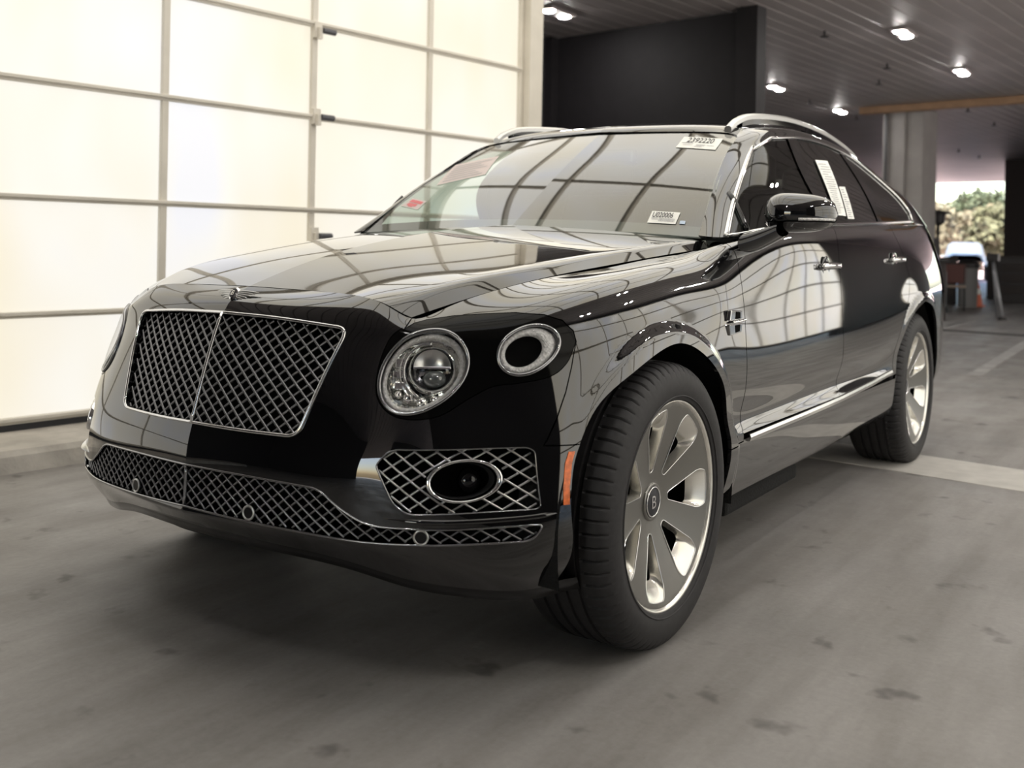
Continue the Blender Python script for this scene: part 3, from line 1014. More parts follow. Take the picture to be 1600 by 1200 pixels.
def hood_row(xc, zc, crease, shut, xh=None, zdrop=.35):
    """one station: centre ridge, two points of the crown, the edge crease, its face, the shut line"""
    (cx, cy, cz), (sx, sy, sz) = crease, shut
    out = [(xc, 0, zc)]
    for t in (.36, .70):
        k = t ** 1.7
        out.append((xc + (cx - xc) * t * t, cy * t, zc + (cz - zc) * (zdrop * t + (1 - zdrop) * t * t)))
    m = .93
    out.append((xc + (cx - xc) * m * m, cy * m, zc + (cz - zc) * (zdrop * m + (1 - zdrop) * m * m)))
    out.append((cx, cy, cz))
    out.append((cx + (sx - cx) * .35, cy + (sy - cy) * .30, cz + (sz - cz) * .30))
    out.append((sx, sy, sz))
    return out
NET_H = [
 [tuple(q) for q in A([0, .9, 1.65, 2.12, 2.36, 2.66, 3.0], [9] * 7)],
 hood_row(.568, 1.010, (.545, .540, .982), (.535, .585, .944)),
 hood_row(.40, 1.056, (.40, .588, 1.016), (.40, .636, .981)),
 hood_row(.20, 1.095, (.20, .646, 1.044), (.20, .692, 1.018)),
 hood_row(-.03, 1.128, (-.03, .693, 1.074), (-.03, .733, 1.043)),
 hood_row(-.25, 1.151, (-.25, .729, 1.099), (-.25, .762, 1.067)),
 hood_row(-.46, 1.166, (-.46, .756, 1.118), (-.46, .780, 1.085)),
 hood_row(-.615, 1.174, (-.64, .772, 1.130), (-.64, .790, 1.098)),
]
H = Surf(np.array(NET_H).transpose(1, 0, 2), passes=0)
NET_G = [  # roof and window sides: from the belt line up to the roof centre, front to rear
 [(-.60,.762,1.143),(-.765,.727,1.26),(-.965,.682,1.39),(-1.15,.648,1.50),(-1.285,.61,1.562),(-1.285,.38,1.582),(-1.27,0,1.595)],
 [(-.635,.842,1.138),(-.81,.792,1.25),(-1.02,.749,1.39),(-1.25,.702,1.505),(-1.38,.652,1.585),(-1.35,.40,1.615),(-1.34,0,1.625)],
 [(-.95,.886,1.157),(-1.06,.848,1.26),(-1.23,.789,1.40),(-1.46,.694,1.563),(-1.55,.65,1.612),(-1.55,.40,1.648),(-1.55,0,1.660)],
 [(-1.35,.90,1.178),(-1.42,.865,1.29),(-1.52,.80,1.43),(-1.75,.698,1.593),(-1.80,.65,1.632),(-1.80,.40,1.670),(-1.80,0,1.682)],
 [(-1.90,.90,1.198),(-1.92,.865,1.31),(-1.98,.80,1.45),(-2.10,.692,1.605),(-2.10,.645,1.638),(-2.10,.40,1.678),(-2.10,0,1.690)],
 [(-2.50,.90,1.220),(-2.50,.862,1.32),(-2.50,.795,1.45),(-2.55,.688,1.590),(-2.55,.64,1.625),(-2.55,.40,1.665),(-2.55,0,1.678)],
 [(-2.95,.90,1.236),(-2.95,.86,1.32),(-2.95,.79,1.43),(-3.0,.695,1.535),(-3.0,.635,1.585),(-3.0,.40,1.630),(-3.0,0,1.645)],
 [(-3.30,.895,1.249),(-3.30,.85,1.33),(-3.30,.785,1.42),(-3.35,.70,1.485),(-3.35,.63,1.530),(-3.35,.40,1.575),(-3.35,0,1.590)],
 [(-3.75,.845,1.235),(-3.75,.80,1.295),(-3.75,.75,1.36),(-3.75,.69,1.41),(-3.75,.62,1.450),(-3.75,.38,1.490),(-3.75,0,1.505)],
 [(-4.03,.74,1.19),(-4.03,.70,1.215),(-4.02,.66,1.24),(-4.0,.62,1.27),(-4.0,.56,1.29),(-4.0,.35,1.320),(-4.0,0,1.330)],
]
G = Surf(NET_G, passes=3)
NET_W = [  # windshield: centre to side, base to top
 [(-.585,0,1.165),(-.96,0,1.409),(-1.345,0,1.632)],
 [(-.600,.40,1.158),(-.962,.37,1.399),(-1.35,.34,1.617)],
 [(-.60,.790,1.138),(-.945,.697,1.374),(-1.36,.616,1.596)],
]
Wn = np.array(NET_W)
Wn[:, 1, 2] += .006
W = Surf(Wn, passes=4)

# ------------------------------------------------------------------ outlines in the surface
def arc_of(S, kind, pts, n=8, **kw):
    c = np.array(catmull(pts, n))
    u, v = S.inv(kind, c[:, 0], c[:, 1], **kw)
    return np.stack([u, v], -1)
def line_of(S, kind, pts, step=.02, **kw):
    c = np.array(densify(pts, step, closed=False))
    u, v = S.inv(kind, c[:, 0], c[:, 1], **kw)
    return np.stack([u, v], -1)
def vline(v, ua, ub, n=40):
    return np.stack([np.linspace(ua, ub, n), np.full(n, float(v))], -1)
def uline(u, va, vb, n=20):
    return np.stack([np.full(n, float(u)), np.linspace(va, vb, n)], -1)
def join(*parts):
    out = np.concatenate(parts)
    keep = [0]
    for i in range(1, len(out)):
        if np.linalg.norm(out[i] - out[keep[-1]]) > 2e-3: keep.append(i)
    out = out[keep]
    if np.linalg.norm(out[0] - out[-1]) < 2e-3: out = out[:-1]
    return out
def gap(S, poly, d=.0022):
    """pull an outline in by half a panel gap (metres)"""
    p, du, dv, n = S.frame(poly[:, 0], poly[:, 1])
    lu = np.linalg.norm(du, axis=1); lv = np.linalg.norm(dv, axis=1)
    a = np.roll(poly, 1, 0); b = np.roll(poly, -1, 0)
    t = (b - a) * np.stack([lu, lv], -1)
    t /= np.linalg.norm(t, axis=1)[:, None] + 1e-12
    area = 0.5 * np.sum(poly[:, 0] * np.roll(poly[:, 1], -1) - np.roll(poly[:, 0], -1) * poly[:, 1])
    nn = np.stack([-t[:, 1], t[:, 0]], -1) * (1 if area > 0 else -1)
    q = poly + nn * d / np.stack([lu, lv], -1)
    q[:, 0] = np.where(poly[:, 0] < 1e-6, 0, q[:, 0])
    return q
def ell(cy, cz, ay, az, rot=0.0, n=48):
    a = np.linspace(0, 2 * np.pi, n, endpoint=False)
    x = ay * np.cos(a); y = az * np.sin(a)
    return np.stack([cy + x * math.cos(rot) - y * math.sin(rot), cz + x * math.sin(rot) + y * math.cos(rot)], -1)
FR = dict(u0=0, u1=8.2, v0=0, v1=9)          # the nose only
SD = dict(u0=5, u1=20)                        # the flank only
def floop(pts):
    pts = np.asarray(pts); u, v = A.inv('f', pts[:, 0], pts[:, 1], **FR)
    return np.stack([u, v], -1)

ARCH_F = [(.435, .20), (.452, .30), (.470, .40), (.474, .49), (.448, .60), (.355, .712), (.165, .792), (-.03, .83), (-.19, .788), (-.33, .69), (-.395, .55), (-.41, .42), (-.395, .30), (-.36, .20)]
ARCH_R = [(x - WB + .03, z) for x, z in [(.40, .22), (.44, .35), (.448, .45), (.43, .53), (.37, .66), (.25, .77), (.06, .832), (-.03, .836), (-.2, .795), (-.34, .69), (-.42, .54), (-.435, .42), (-.42, .30), (-.40, .22)]]
def uv_arch(pts):
    c = np.array(catmull(pts, 7))
    c = c[c[:, 1] > .262]
    u, v = A.inv('s', c[:, 0], c[:, 1], u0=5, u1=20)
    return np.stack([u, v], -1)
AF = uv_arch(ARCH_F); AR = uv_arch(ARCH_R)
AF[0, 1] = AF[-1, 1] = AR[0, 1] = AR[-1, 1] = 0
k_f = int(np.argmin(np.abs(A(AF[:, 0], AF[:, 1])[:, 2] - .612) + 9 * (np.arange(len(AF)) > len(AF) // 2)))
k_fr = int(np.argmin(np.abs(A(AF[:, 0], AF[:, 1])[:, 2] - .475) + 9 * (np.arange(len(AF)) < len(AF) // 2)))
k_rf = int(np.argmin(np.abs(A(AR[:, 0], AR[:, 1])[:, 2] - .50) + 9 * (np.arange(len(AR)) > len(AR) // 2)))

# main grille, lower grille, fog grille outlines in the front view (y, z), left half
GR = rounded([(0, .904), (.20, .900), (.411, .884), (.345, .622), (.16, .621), (0, .623)], [0, .1, .03, .03, .1, 0], 6)
LG = rounded([(0, .516), (.22, .515), (.425, .508), (.475, .470), (.545, .432), (.70, .430), (.878, .436), (.862, .398), (.545, .391), (.30, .402), (0, .411)], [0, .1, .03, .04, .04, .1, .012, .02, .05, .1, 0], 5)
FG = rounded([(.558, .575), (.580, .607), (.60, .613), (.835, .617), (.850, .607), (.872, .478), (.865, .470), (.635, .462), (.603, .487)], [.01, .012, .012, .01, .01, .008, .006, .015, .012], 4)
GRuv = floop(densify(GR, .012, False)); GRuv[0, 0] = GRuv[-1, 0] = 0
LGuv = floop(densify(LG, .012, False)); LGuv[0, 0] = LGuv[-1, 0] = 0
FGuv = floop(densify(FG, .012))
HL = ell(.607, .790, .083, .099, -.25)
OL = ell(.795, .842, .051, .060, -.25)
HLuv = floop(HL); OLuv = floop(OL)

# shut lines
HOUSE_LOW = [(.868, .86), (.866, .81), (.845, .778), (.79, .763), (.745, .755), (.705, .725), (.665, .688), (.607, .680), (.56, .695), (.525, .735), (.514, .80), (.522, .86), (.55, .899)]
HOUSE_TOP = line_of(A, 'f', [(.55, .899), (.572, .910), (.62, .920), (.68, .926), (.74, .930), (.80, .926), (.835, .912), (.858, .886), (.868, .86)], .012, **FR)
FEND_SHUT = line_of(A, 'f', [(.868, .86), (.874, .80), (.877, .74), (.875, .68), (.868, .64), (.862, .618)], .012, **FR)
BUMP_LINE = line_of(A, 's', [(A(*FEND_SHUT[-1])[0][0], A(*FEND_SHUT[-1])[0][2]), (A(*AF[k_f])[0][0], A(*AF[k_f])[0][2])], .012, **SD)
HOUSE_TOP[0] = (3.0, 8.0)
hood_c = np.array([(3.0, 9.0)])
HOUSE_B = line_of(A, 'f', [tuple(q) for q in catmull(HOUSE_LOW, 5)], .02, **FR)
HOUSE_B[-1] = (3.0, 8.0)
house = join(HOUSE_TOP, HOUSE_B[1:])
HOUSING = mat('lamp_housing_black', (0.003, 0.003, 0.003), rough=0.08, spec=0.12)
bump = join(vline(0, 0, AF[0, 0]), AF[:k_f + 1], BUMP_LINE[::-1], FEND_SHUT[::-1], HOUSE_B, uline(3, 8, 9, 6), vline(9, 3, 0, 20), uline(0, 9, GRuv[0, 1], 6), GRuv, uline(0, GRuv[-1, 1], LGuv[0, 1], 8), LGuv, uline(0, LGuv[-1, 1], 0, 6))
panel('front_bumper', A, gap(A, bump, .0012), [FGuv], PAINT, car, du=.08, dv=.10, side=0)
for sd in (1, -1):
    panel('headlight_housing', A, gap(A, house, .001), [HLuv, OLuv], HOUSING, car, du=.08, dv=.08, side=sd)

x_door = [(-.60, 1.085), (-.575, 1.02), (-.56, .95), (-.55, .85), (-.55, .70), (-.55, .55), (-.55, .478)]
CUT_A = line_of(A, 's', x_door, .02, **SD)
u_door = A.u_at(0, -.62, 9, 8)
CUT_A = np.concatenate([uline(CUT_A[0, 0], 9, CUT_A[0, 1], 10), CUT_A[1:]])
SEAM = line_of(A, 's', [(-.55, .478), (A(*AF[k_fr])[0][0], A(*AF[k_fr])[0][2])], .02, **SD)
fend = join(uline(3, 8, 9, 6), vline(9, 3, CUT_A[0, 0], 60), CUT_A, SEAM, AF[k_f:k_fr + 1][::-1], BUMP_LINE[::-1], FEND_SHUT[::-1], HOUSE_TOP[::-1])
CUT_B = line_of(A, 's', [(-1.665, 1.18), (-1.64, 1.08), (-1.622, .98), (-1.615, .85), (-1.613, .7), (-1.613, .5)], .02, **SD)
CUT_B = np.concatenate([uline(CUT_B[0, 0], 9, CUT_B[0, 1], 8), CUT_B[1:]])
CUT_C = line_of(A, 's', [(-2.60, 1.21), (-2.69, 1.09), (-2.725, .98), (-2.69, .88), (-2.60, .775), (-2.52, .66), (-2.483, .56), (-2.475, .50)], .02, **SD)
CUT_C = np.concatenate([uline(CUT_C[0, 0], 9, CUT_C[0, 1], 8), CUT_C[1:]])
def sill_line(xa, xb, z=.50):
    return line_of(A, 's', [(xa, z), (xb, z)], .03, **SD)
door_f = join(vline(9, CUT_A[0, 0], CUT_B[0, 0], 30), CUT_B, sill_line(-1.613, -.55), CUT_A[::-1])
door_r = join(vline(9, CUT_B[0, 0], CUT_C[0, 0], 30), CUT_C, sill_line(-2.475, -1.613), CUT_B[::-1])
rock = join(SEAM[::-1][:0] if False else AF[k_fr:], vline(0, AF[-1, 0], AR[0, 0], 60), AR[:k_rf + 1], sill_line(A(*AR[k_rf])[0][0], -.55, .485), SEAM)
quart = join(vline(9, CUT_C[0, 0], 22, 40), uline(22, 9, 0, 20), vline(0, 22, AR[-1, 0], 30), AR[k_rf:][::-1], CUT_C[::-1])
for sd in (1, -1):
    panel('front_fender', A, gap(A, fend), [], PAINT, car, du=.06, dv=.07, side=sd)
    panel('front_door', A, gap(A, door_f), [], PAINT, car, du=.12, dv=.12, side=sd)
    panel('rear_door', A, gap(A, door_r), [], PAINT, car, du=.12, dv=.12, side=sd)
    panel('rocker_panel', A, gap(A, rock), [], PAINT, car, du=.12, dv=.12, side=sd)
panel('rear_body', A, gap(A, quart), [], PAINT, car, du=.07, dv=.09, side=0)
# dark inner body behind the gaps and openings
def inner(name, S, side_holes, depth, m, outl=None):
    n1, n2 = 90, 26
    U, V = np.meshgrid(np.linspace(0, S.nu - 1, n1), np.linspace(0, S.nv - 1, n2), indexing='ij')
    p, _, _, n = S.frame(U.ravel(), V.ravel())
    d = depth(U.ravel())
    q = p - n * d[:, None]
    q[:, 1] = np.maximum(q[:, 1], 0)
    fs = []
    for i in range(n1 - 1):
        for j in range(n2 - 1):
            cu, cv = (U[i, j] + U[i + 1, j]) / 2, (V[i, j] + V[i, j + 1]) / 2
            if any(in_poly(np.array([cu]), np.array([cv]), h)[0] for h in side_holes): continue
            fs.append((i * n2 + j, (i + 1) * n2 + j, (i + 1) * n2 + j + 1, i * n2 + j + 1))
    V2 = np.concatenate([q, mirror_y(q)])
    k = len(q)
    return mesh_obj(name, V2, fs + [tuple(x + k for x in f[::-1]) for f in fs], m, car, smooth=True)
inner('inner_body', A, [gap(A, np.concatenate([AF, [(AF[-1, 0], -1), (AF[0, 0], -1)]]), -.05), gap(A, np.concatenate([AR, [(AR[-1, 0], -1), (AR[0, 0], -1)]]), -.05)],
      lambda u: np.where(u < 7, .085, np.where(u < 8, .085 - (u - 7) * .06, .022)), VOID)
# hood
hood_o = join(vline(0, 0, 6, 48), uline(6, 0, 7, 60), vline(7, 6, 0, 48), uline(0, 7, 0, 30))
panel('hood', H, gap(H, hood_o, .003), [], PAINT, car, du=.08, dv=.10, side=0, flange=.016)
inner('inner_hood', H, [], lambda u: np.full(len(u), .03), VOID)
# roof shell with the window openings
DLO_T = [(-.61, 1.150), (-.81, 1.250), (-1.02, 1.385), (-1.25, 1.497), (-1.45, 1.556), (-1.80, 1.590), (-2.2, 1.598), (-2.6, 1.574), (-2.85, 1.526), (-3.0, 1.470), (-3.11, 1.39), (-3.165, 1.31)]
DLO_B = [(-3.13, 1.262), (-2.6, 1.240), (-1.9, 1.214), (-1.35, 1.192), (-.9, 1.170), (-.60, 1.152)]
GS = dict(u0=1.15, u1=8.5, v0=0, v1=4)
def g_line(pts, n):
    c = np.array(catmull(pts, n))
    u, v = G.inv('s', c[:, 0], c[:, 1], **GS)
    return np.stack([u, v], -1)
D_TOP = np.concatenate([uline(1.06, .04, 2.75, 24), g_line(DLO_T[4:], 6)])
D_BOT = np.concatenate([g_line(DLO_B[:-1], 6), np.array([(1.3, .06), (1.12, .05)])])
DLO = join(np.concatenate([D_TOP, D_BOT]))
DX_T = G(D_TOP[:, 0], D_TOP[:, 1])[:, 0]; DX_B = G(D_BOT[:, 0], D_BOT[:, 1])[:, 0]
roof_o = join(vline(0, 0, 9, 60), uline(9, 0, 6, 20), vline(6, 9, 0, 60), uline(0, 6, 0, 40))
panel('roof', G, roof_o, [DLO], PAINT, car, du=.10, dv=.10, side=0, flange=.006)
def glass_piece(name, xa, xb, m, side, lift=-.004):
    def cut(D, X, x):
        o = np.argsort(X)
        return np.array([np.interp(x, X[o], D[o, 0]), np.interp(x, X[o], D[o, 1])])
    tp = D_TOP[(DX_T < xa) & (DX_T > xb)]; bt = D_BOT[(DX_B < xa) & (DX_B > xb)]
    rows = []
    t0, t1, b0, b1 = cut(D_TOP, DX_T, xa), cut(D_TOP, DX_T, xb), cut(D_BOT, DX_B, xa), cut(D_BOT, DX_B, xb)
    if xa > -.6: t0 = b0 = tp[0]
    def seg(p, q): return np.array([p + (q - p) * k for k in np.linspace(0, 1, 14)])
    poly = join(t0[None], tp, seg(t1, b1), bt, seg(b0, t0))
    poly = gap(G, poly, -.010)
    poly[:, 1] = np.maximum(poly[:, 1], 0)
    return panel(name, G, poly, [], m, car, du=.14, dv=.2, flange=0, side=side, offset=lift)
for sd in (1, -1):
    glass_piece('front_side_window', -.575, -1.665, CLEAR_GLASS, sd)
    glass_piece('rear_side_window', -1.735, -2.44, TINT_GLASS, sd)
    glass_piece('rear_quarter_window', -2.48, -3.155, TINT_GLASS, sd)
    glass_piece('center_pillar', -1.655, -1.745, GLOSS_BLACK, sd, lift=.001)
    glass_piece('window_divider', -2.435, -2.485, GLOSS_BLACK, sd, lift=0)
    c_ = np.array(densify([(-.79, 1.165), (-.86, 1.30)], .03, False))
    u_, v_ = G.inv('s', c_[:, 0], c_[:, 1], **GS)
    strip_on(G, np.stack([u_, v_], -1), .011, car, 'window_post', GLOSS_BLACK, side=sd, n=8)
    if sd > 0: strip_on(G, uline(1.0, .02, 2.9, 30), .0075, car, 'pillar_trim', CHROME, side=sd, n=8, lift=.003)
    strip_on(G, DLO, .007, car, 'window_trim', CHROME, side=sd, n=8, closed=True, lift=.001)
panel('windshield', W, join(vline(0, 0, 2, 30), uline(2, 0, 2, 30), vline(2, 2, 0, 30), uline(0, 2, 0, 20)), [], WS_GLASS, car, du=.1, dv=.1, flange=0, side=0, offset=-.004)
# black ceramic border at the foot and edges of the windshield
FRIT = mat('windshield_border', (0.035, 0.037, 0.036), rough=0.3)
fr_o = join(vline(0, 0, 2, 30), uline(2, 0, 2, 30), vline(2, 2, 1.93, 4), join(uline(1.93, 2, .16, 30)), vline(.16, 1.93, 0, 30), uline(0, .16, 0, 4))
panel('windshield_border', W, fr_o, [], FRIT, car, du=.1, dv=.05, flange=0, side=0, offset=-.010)
# cowl below the windshield
mb = MB()
cow = []
for y in np.linspace(-.76, .76, 25):
    a = abs(y) / .76
    cow.append([(-.56 - .12 * a * a, y, 1.130 - .03 * a), (-.60 - .12 * a * a, y, 1.150 - .03 * a), (-.66 - .12 * a * a, y, 1.155 - .03 * a)])
mb.grid(cow)
mb.build('cowl', PAINT_IN, car, smooth=True)
# ------------------------------------------------------------------ grilles
def lattice(poly, pitch, slope, name, m, parent, depth, both=True, r=(.0022, .006), skip=None):
    """crossed slanting bars filling an outline given in the front view"""
    poly = np.asarray(poly)
    P2 = np.concatenate([poly, (poly * [-1, 1])[::-1]]) if both else poly
    y0, z0 = P2.min(0); y1, z1 = P2.max(0)
    mb = MB()
    jobs = []
    for sg in (1, -1):
        c = y0 - (z1 - z0) / slope - pitch
        while c < y1 + (z1 - z0) / slope + pitch:
            zz = np.arange(z0, z1, .004)
            yy = c + sg * (zz - z0) / slope if sg > 0 else c + (z1 - z0) / slope * 0 + (z1 - zz) / slope
            ok = in_poly(yy, zz, P2)
            if skip is not None: ok &= ~in_poly(yy, zz, skip)
            i = 0
            while i < len(zz):
                if ok[i]:
                    j = i
                    while j + 1 < len(zz) and ok[j + 1]: j += 1
                    if j - i >= 2:
                        k = max(2, int((j - i) / 6) + 1)
                        idx = np.linspace(i, j, k).astype(int)
                        jobs.append((yy[idx], zz[idx], sg))
                    i = j + 1
                else: i += 1
            c += pitch
    ally = np.concatenate([j[0] for j in jobs]); allz = np.concatenate([j[1] for j in jobs])
    u, v = A.inv('f', np.abs(ally), allz, **FR)
    p, _, _, n = A.frame(u, v)
    sgn = np.where(ally < 0, -1.0, 1.0)
    p[:, 1] *= sgn; n[:, 1] *= sgn
    k = 0
    for yy, zz, sg in jobs:
        m_ = len(yy)
        P_ = p[k:k + m_]; N_ = n[k:k + m_]
        k += m_
        d0 = depth + (.002 if sg > 0 else 0)
        t = P_[-1] - P_[0]
        t /= np.linalg.norm(t)
        rows = []
        for q, nn in zip(P_, N_):
            sd = np.cross(nn, t); sd /= np.linalg.norm(sd)
            f = q - nn * d0
            rows.append([f - nn * r[1] * .5 + (nn * r[1] * .5 * math.sin(w_) + sd * r[0] * math.cos(w_)) for w_ in np.linspace(0, 6.283, 8, endpoint=False)])
        mb.grid(rows, closed_v=True)
    return mb.build(name, m, parent, smooth=True)

def outline_tube(uv, rad, name, m, parent, lift=0.0, both=True, closed=False):
    p, _, _, n = A.frame(uv[:, 0], uv[:, 1])
    p = p + n * lift
    if both:
        p[[0, -1], 1] = 0
        q = mirror_y(p)[::-1][1:-1]
        p = np.concatenate([p, q])
        closed = True
    mb = MB(); mb.tube(list(p), rad, n=8, closed=closed)
    return mb.build(name, m, parent, smooth=True)

GRILLE_M = mat('grille_dark_chrome', (0.26, 0.26, 0.27), rough=0.36, metal=1)
MESH_BR = mat('grille_bright_mesh', (0.60, 0.60, 0.60), rough=0.28, metal=1)
gr = empty('grille', (0, 0, 0)); gr.parent = car
lattice(GR, .039, .80, 'grille_mesh', GRILLE_M, gr, .010, r=(.0034, .008))
outline_tube(GRuv, .0045, 'chrome_surround', CHROME, gr, lift=.001)
zs = np.linspace(.622, .905, 14)
u_, v_ = A.inv('f', np.full(14, .0008), zs, **FR)
p_ = A(u_, v_); p_[:, 1] = 0
mb = MB(); mb.tube([q + np.array([.004, 0, 0]) for q in p_], .0045, n=8)
mb.build('center_bar', CHROME, gr, smooth=True)
lg = empty('lower_grille', (0, 0, 0)); lg.parent = car
lattice(LG, .036, .78, 'lower_mesh', GRILLE_M, lg, .006, r=(.0026, .006))
outline_tube(LGuv, .0028, 'lower_surround', DARK_CHROME, lg, lift=.0)
zs = np.linspace(.411, .516, 6)
u_, v_ = A.inv('f', np.full(6, .0008), zs, **FR)
p_ = A(u_, v_); p_[:, 1] = 0
mb = MB(); mb.tube([q - np.array([.003, 0, 0]) for q in p_], .0045, n=8)
mb.build('lower_center_bar', DARK_CHROME, lg, smooth=True)
# parking sensors in the lower grille
for i, (y, z) in enumerate([(.225, .425), (.665, .412), (-.225, .425), (-.665, .412)]):
    u_, v_ = A.inv('f', [abs(y)], [z], **FR)
    p_, _, _, n_ = A.frame(u_, v_)
    q, n1 = p_[0], n_[0]
    if y < 0: q = q * [1, -1, 1]; n1 = n1 * [1, -1, 1]
    mb = MB(); mb.tube([q - n1 * .03, q + n1 * .001], .0155, n=20)
    s_ = mb.build('parking_sensor', GLOSS_BLACK, lg, angle=.6)
    ring = [];
    e1 = np.cross(n1, [0, 0, 1.0]); e1 /= np.linalg.norm(e1); e2 = np.cross(n1, e1)
    mb = MB(); mb.tube([q + .0165 * (math.cos(a) * e1 + math.sin(a) * e2) for a in np.linspace(0, 6.283, 20, endpoint=False)], .003, n=6, closed=True)
    mb.build('sensor_ring', SATIN, s_, smooth=True)

# ------------------------------------------------------------------ lamps
def lamp_frame(cy, cz, sd):
    u, v = A.inv('f', [cy], [cz], **FR)
    p, du, dv, n = A.frame(u, v)
    p, n = p[0], n[0]
    e1 = np.array([-n[1], n[0], 0]); e1 /= np.linalg.norm(e1)      # outboard
    e2 = np.cross(n, e1)
    if e2[2] < 0: e2 = -e2
    def T(a, b, d):
        q = p + e1 * a + e2 * b + n * d
        return (q[0], q[1] * sd, q[2])
    return T, p, n, e1, e2
def surf_ring(pts, k, d, n0, sd, c):
    """loop of the outline shrunk towards its centre by k, sunk by d"""
    pts = np.asarray(c) + (np.asarray(pts) - np.asarray(c)) * k
    u, v = A.inv('f', pts[:, 0], pts[:, 1], **FR)
    p = A(u, v) - n0 * d
    if sd < 0: p = mirror_y(p)
    return list(p)
DRL = mat('frosted_light_ring', (0.68, 0.67, 0.66), rough=0.25, spec=0.8, noise=(160, 0.3), bump=(220, 0.6))
REFL = mat('lamp_reflector', (0.88, 0.88, 0.86), rough=0.1, metal=1, bump=(30, 0.35))
REFL_D = mat('lamp_dark_bowl', (0.06, 0.06, 0.065), rough=0.12, metal=0.7)
PROJ = mat('projector_lens', (0.10, 0.11, 0.11), rough=0.02, spec=1.0, coat=1.0)
def headlight(sd):
    root = empty('headlight', (0, 0, 0)); root.parent = car
    c = (.607, .790)
    T, p, n, e1, e2 = lamp_frame(*c, sd)
    R = lambda k, d: surf_ring(HL, k, d, n, sd, c)
    mb = MB(); mb.tube(R(1.0, -.001), .005, n=8, closed=True); mb.build('bezel_ring', DARK_CHROME, root, smooth=True)
    mb = MB(); mb.grid([R(.985, .002), R(.97, .022), R(.93, .026)], closed_v=True); mb.build('bezel_wall', REFL_D, root, smooth=True)
    mb = MB(); mb.grid([R(.95, .020), R(.93, .013), R(.86, .013), R(.83, .020), R(.82, .032)], closed_v=True); mb.build('light_ring', DRL, root, smooth=True)
    mb = MB(); mb.grid([R(.83, .030), R(.70, .050), R(.5, .062), R(.25, .067), R(.04, .068)], closed_v=True); mb.build('bowl', REFL, root, smooth=True)
    # projector unit
    def disc(a0, b0, prof, name, m, n_=32, ang=.5):
        mb = MB(); mb.lathe(prof, n=n_, T=lambda x, y, z: T(a0 + x, b0 + y, z)); return mb.build(name, m, root, angle=ang)
    a0, b0 = .026, .012
    disc(a0, b0, [(.060, -.052), (.058, -.034), (.053, -.030), (.050, -.034), (.048, -.052)], 'projector_ring', REFL, ang=.9)
    disc(a0, b0, [(.048, -.050), (.040, -.044), (.034, -.046)], 'projector_well', REFL_D, ang=.9)
    # upper bright reflector half and lower lens
    mb = MB(); rows = []
    for r_, d in ((.046, -.030), (.034, -.042), (.018, -.048), (.003, -.050)):
        rows.append([T(a0 + r_ * math.cos(a), b0 + .004 + r_ * math.sin(a), d) for a in np.linspace(0, math.pi, 20)])
    mb.grid(rows); mb.build('upper_reflector', SATIN, root, smooth=True)
    mb = MB(); mb.box(-.046, .046, .000, .006, -.045, -.026, T=lambda x, y, z: T(a0 + x, b0 + y, z)); bevel(mb.build('projector_shelf', CHROME, root), .001)
    rows = []
    for k in range(9):
        th = k / 8 * math.pi / 2
        rows.append([T(a0 + .006 + .030 * math.cos(th) * math.cos(a), b0 - .022 + .022 * math.cos(th) * math.sin(a), -.045 + .026 * math.sin(th)) for a in np.linspace(0, 6.283, 24, endpoint=False)])
    mb = MB(); mb.grid(rows, closed_v=True); mb.build('projector_lens', PROJ, root, smooth=True)
    # arcs of the reflector sweeping round the projector
    for k, (r_, w_) in enumerate(((.069, .0035), (.080, .0028))):
        mb = MB(); mb.tube([T(a0 - .006 + r_ * .92 * math.cos(a), b0 - .004 + r_ * math.sin(a), -.034 - .004 * k) for a in np.linspace(1.5, 4.3, 24)], w_, n=8); mb.build('reflector_arc', CHROME, root, smooth=True)
    # small cells inboard and below
    for (a, b, w_, h_) in ((-.052, .028, .013, .013), (-.057, .000, .013, .010), (-.050, -.028, .015, .010)):
        mb = MB(); mb.box(a - w_, a + w_, b - h_, b + h_, -.050, -.036, T=T); bevel(mb.build('reflector_cell', REFL, root), .003)
    for (a, b, r_) in ((-.030, -.056, .014), (.002, -.066, .014), (.034, -.060, .012), (-.055, -.048, .010)):
        rows = [[T(a + r_ * math.cos(th) * math.cos(q), b + r_ * math.cos(th) * math.sin(q), -.046 + r_ * .8 * math.sin(th)) for q in np.linspace(0, 6.283, 16, endpoint=False)] for th in np.linspace(0, 1.57, 6)]
        mb = MB(); mb.grid(rows, closed_v=True); mb.build('small_lens', REFL, root, smooth=True)
    mb = MB(); mb.grid([R(.99, .0), R(.9, -.004), R(.6, -.008), R(.3, -.010), R(.02, -.0105)], closed_v=True); mb.build('cover_lens', LENS, root, smooth=True)
def round_lamp(sd):
    root = empty('turn_signal_lamp', (0, 0, 0)); root.parent = car
    c = (.784, .838)
    T, p, n, e1, e2 = lamp_frame(*c, sd)
    R = lambda k, d: surf_ring(OL, k, d, n, sd, c)
    mb = MB(); mb.tube(R(1.0, -.001), .0045, n=8, closed=True); mb.build('bezel_ring', DARK_CHROME, root, smooth=True)
    mb = MB(); mb.grid([R(.99, .002), R(.95, .014), R(.9, .016)], closed_v=True); mb.build('bezel_wall', REFL_D, root, smooth=True)
    mb = MB(); mb.grid([R(.93, .012), R(.88, .005), R(.70, .005), R(.64, .012), R(.62, .030)], closed_v=True); mb.build('light_ring', DRL, root, smooth=True)
    mb = MB(); mb.grid([R(.63, .020), R(.5, .028), R(.2, .030), R(.03, .030)], closed_v=True); mb.build('dark_center', VOID, root, smooth=True)
    mb = MB(); mb.grid([R(.985, 0), R(.9, -.002), R(.8, -.003), R(.64, -.002)], closed_v=True); mb.build('cover_lens', LENS, root, smooth=True)
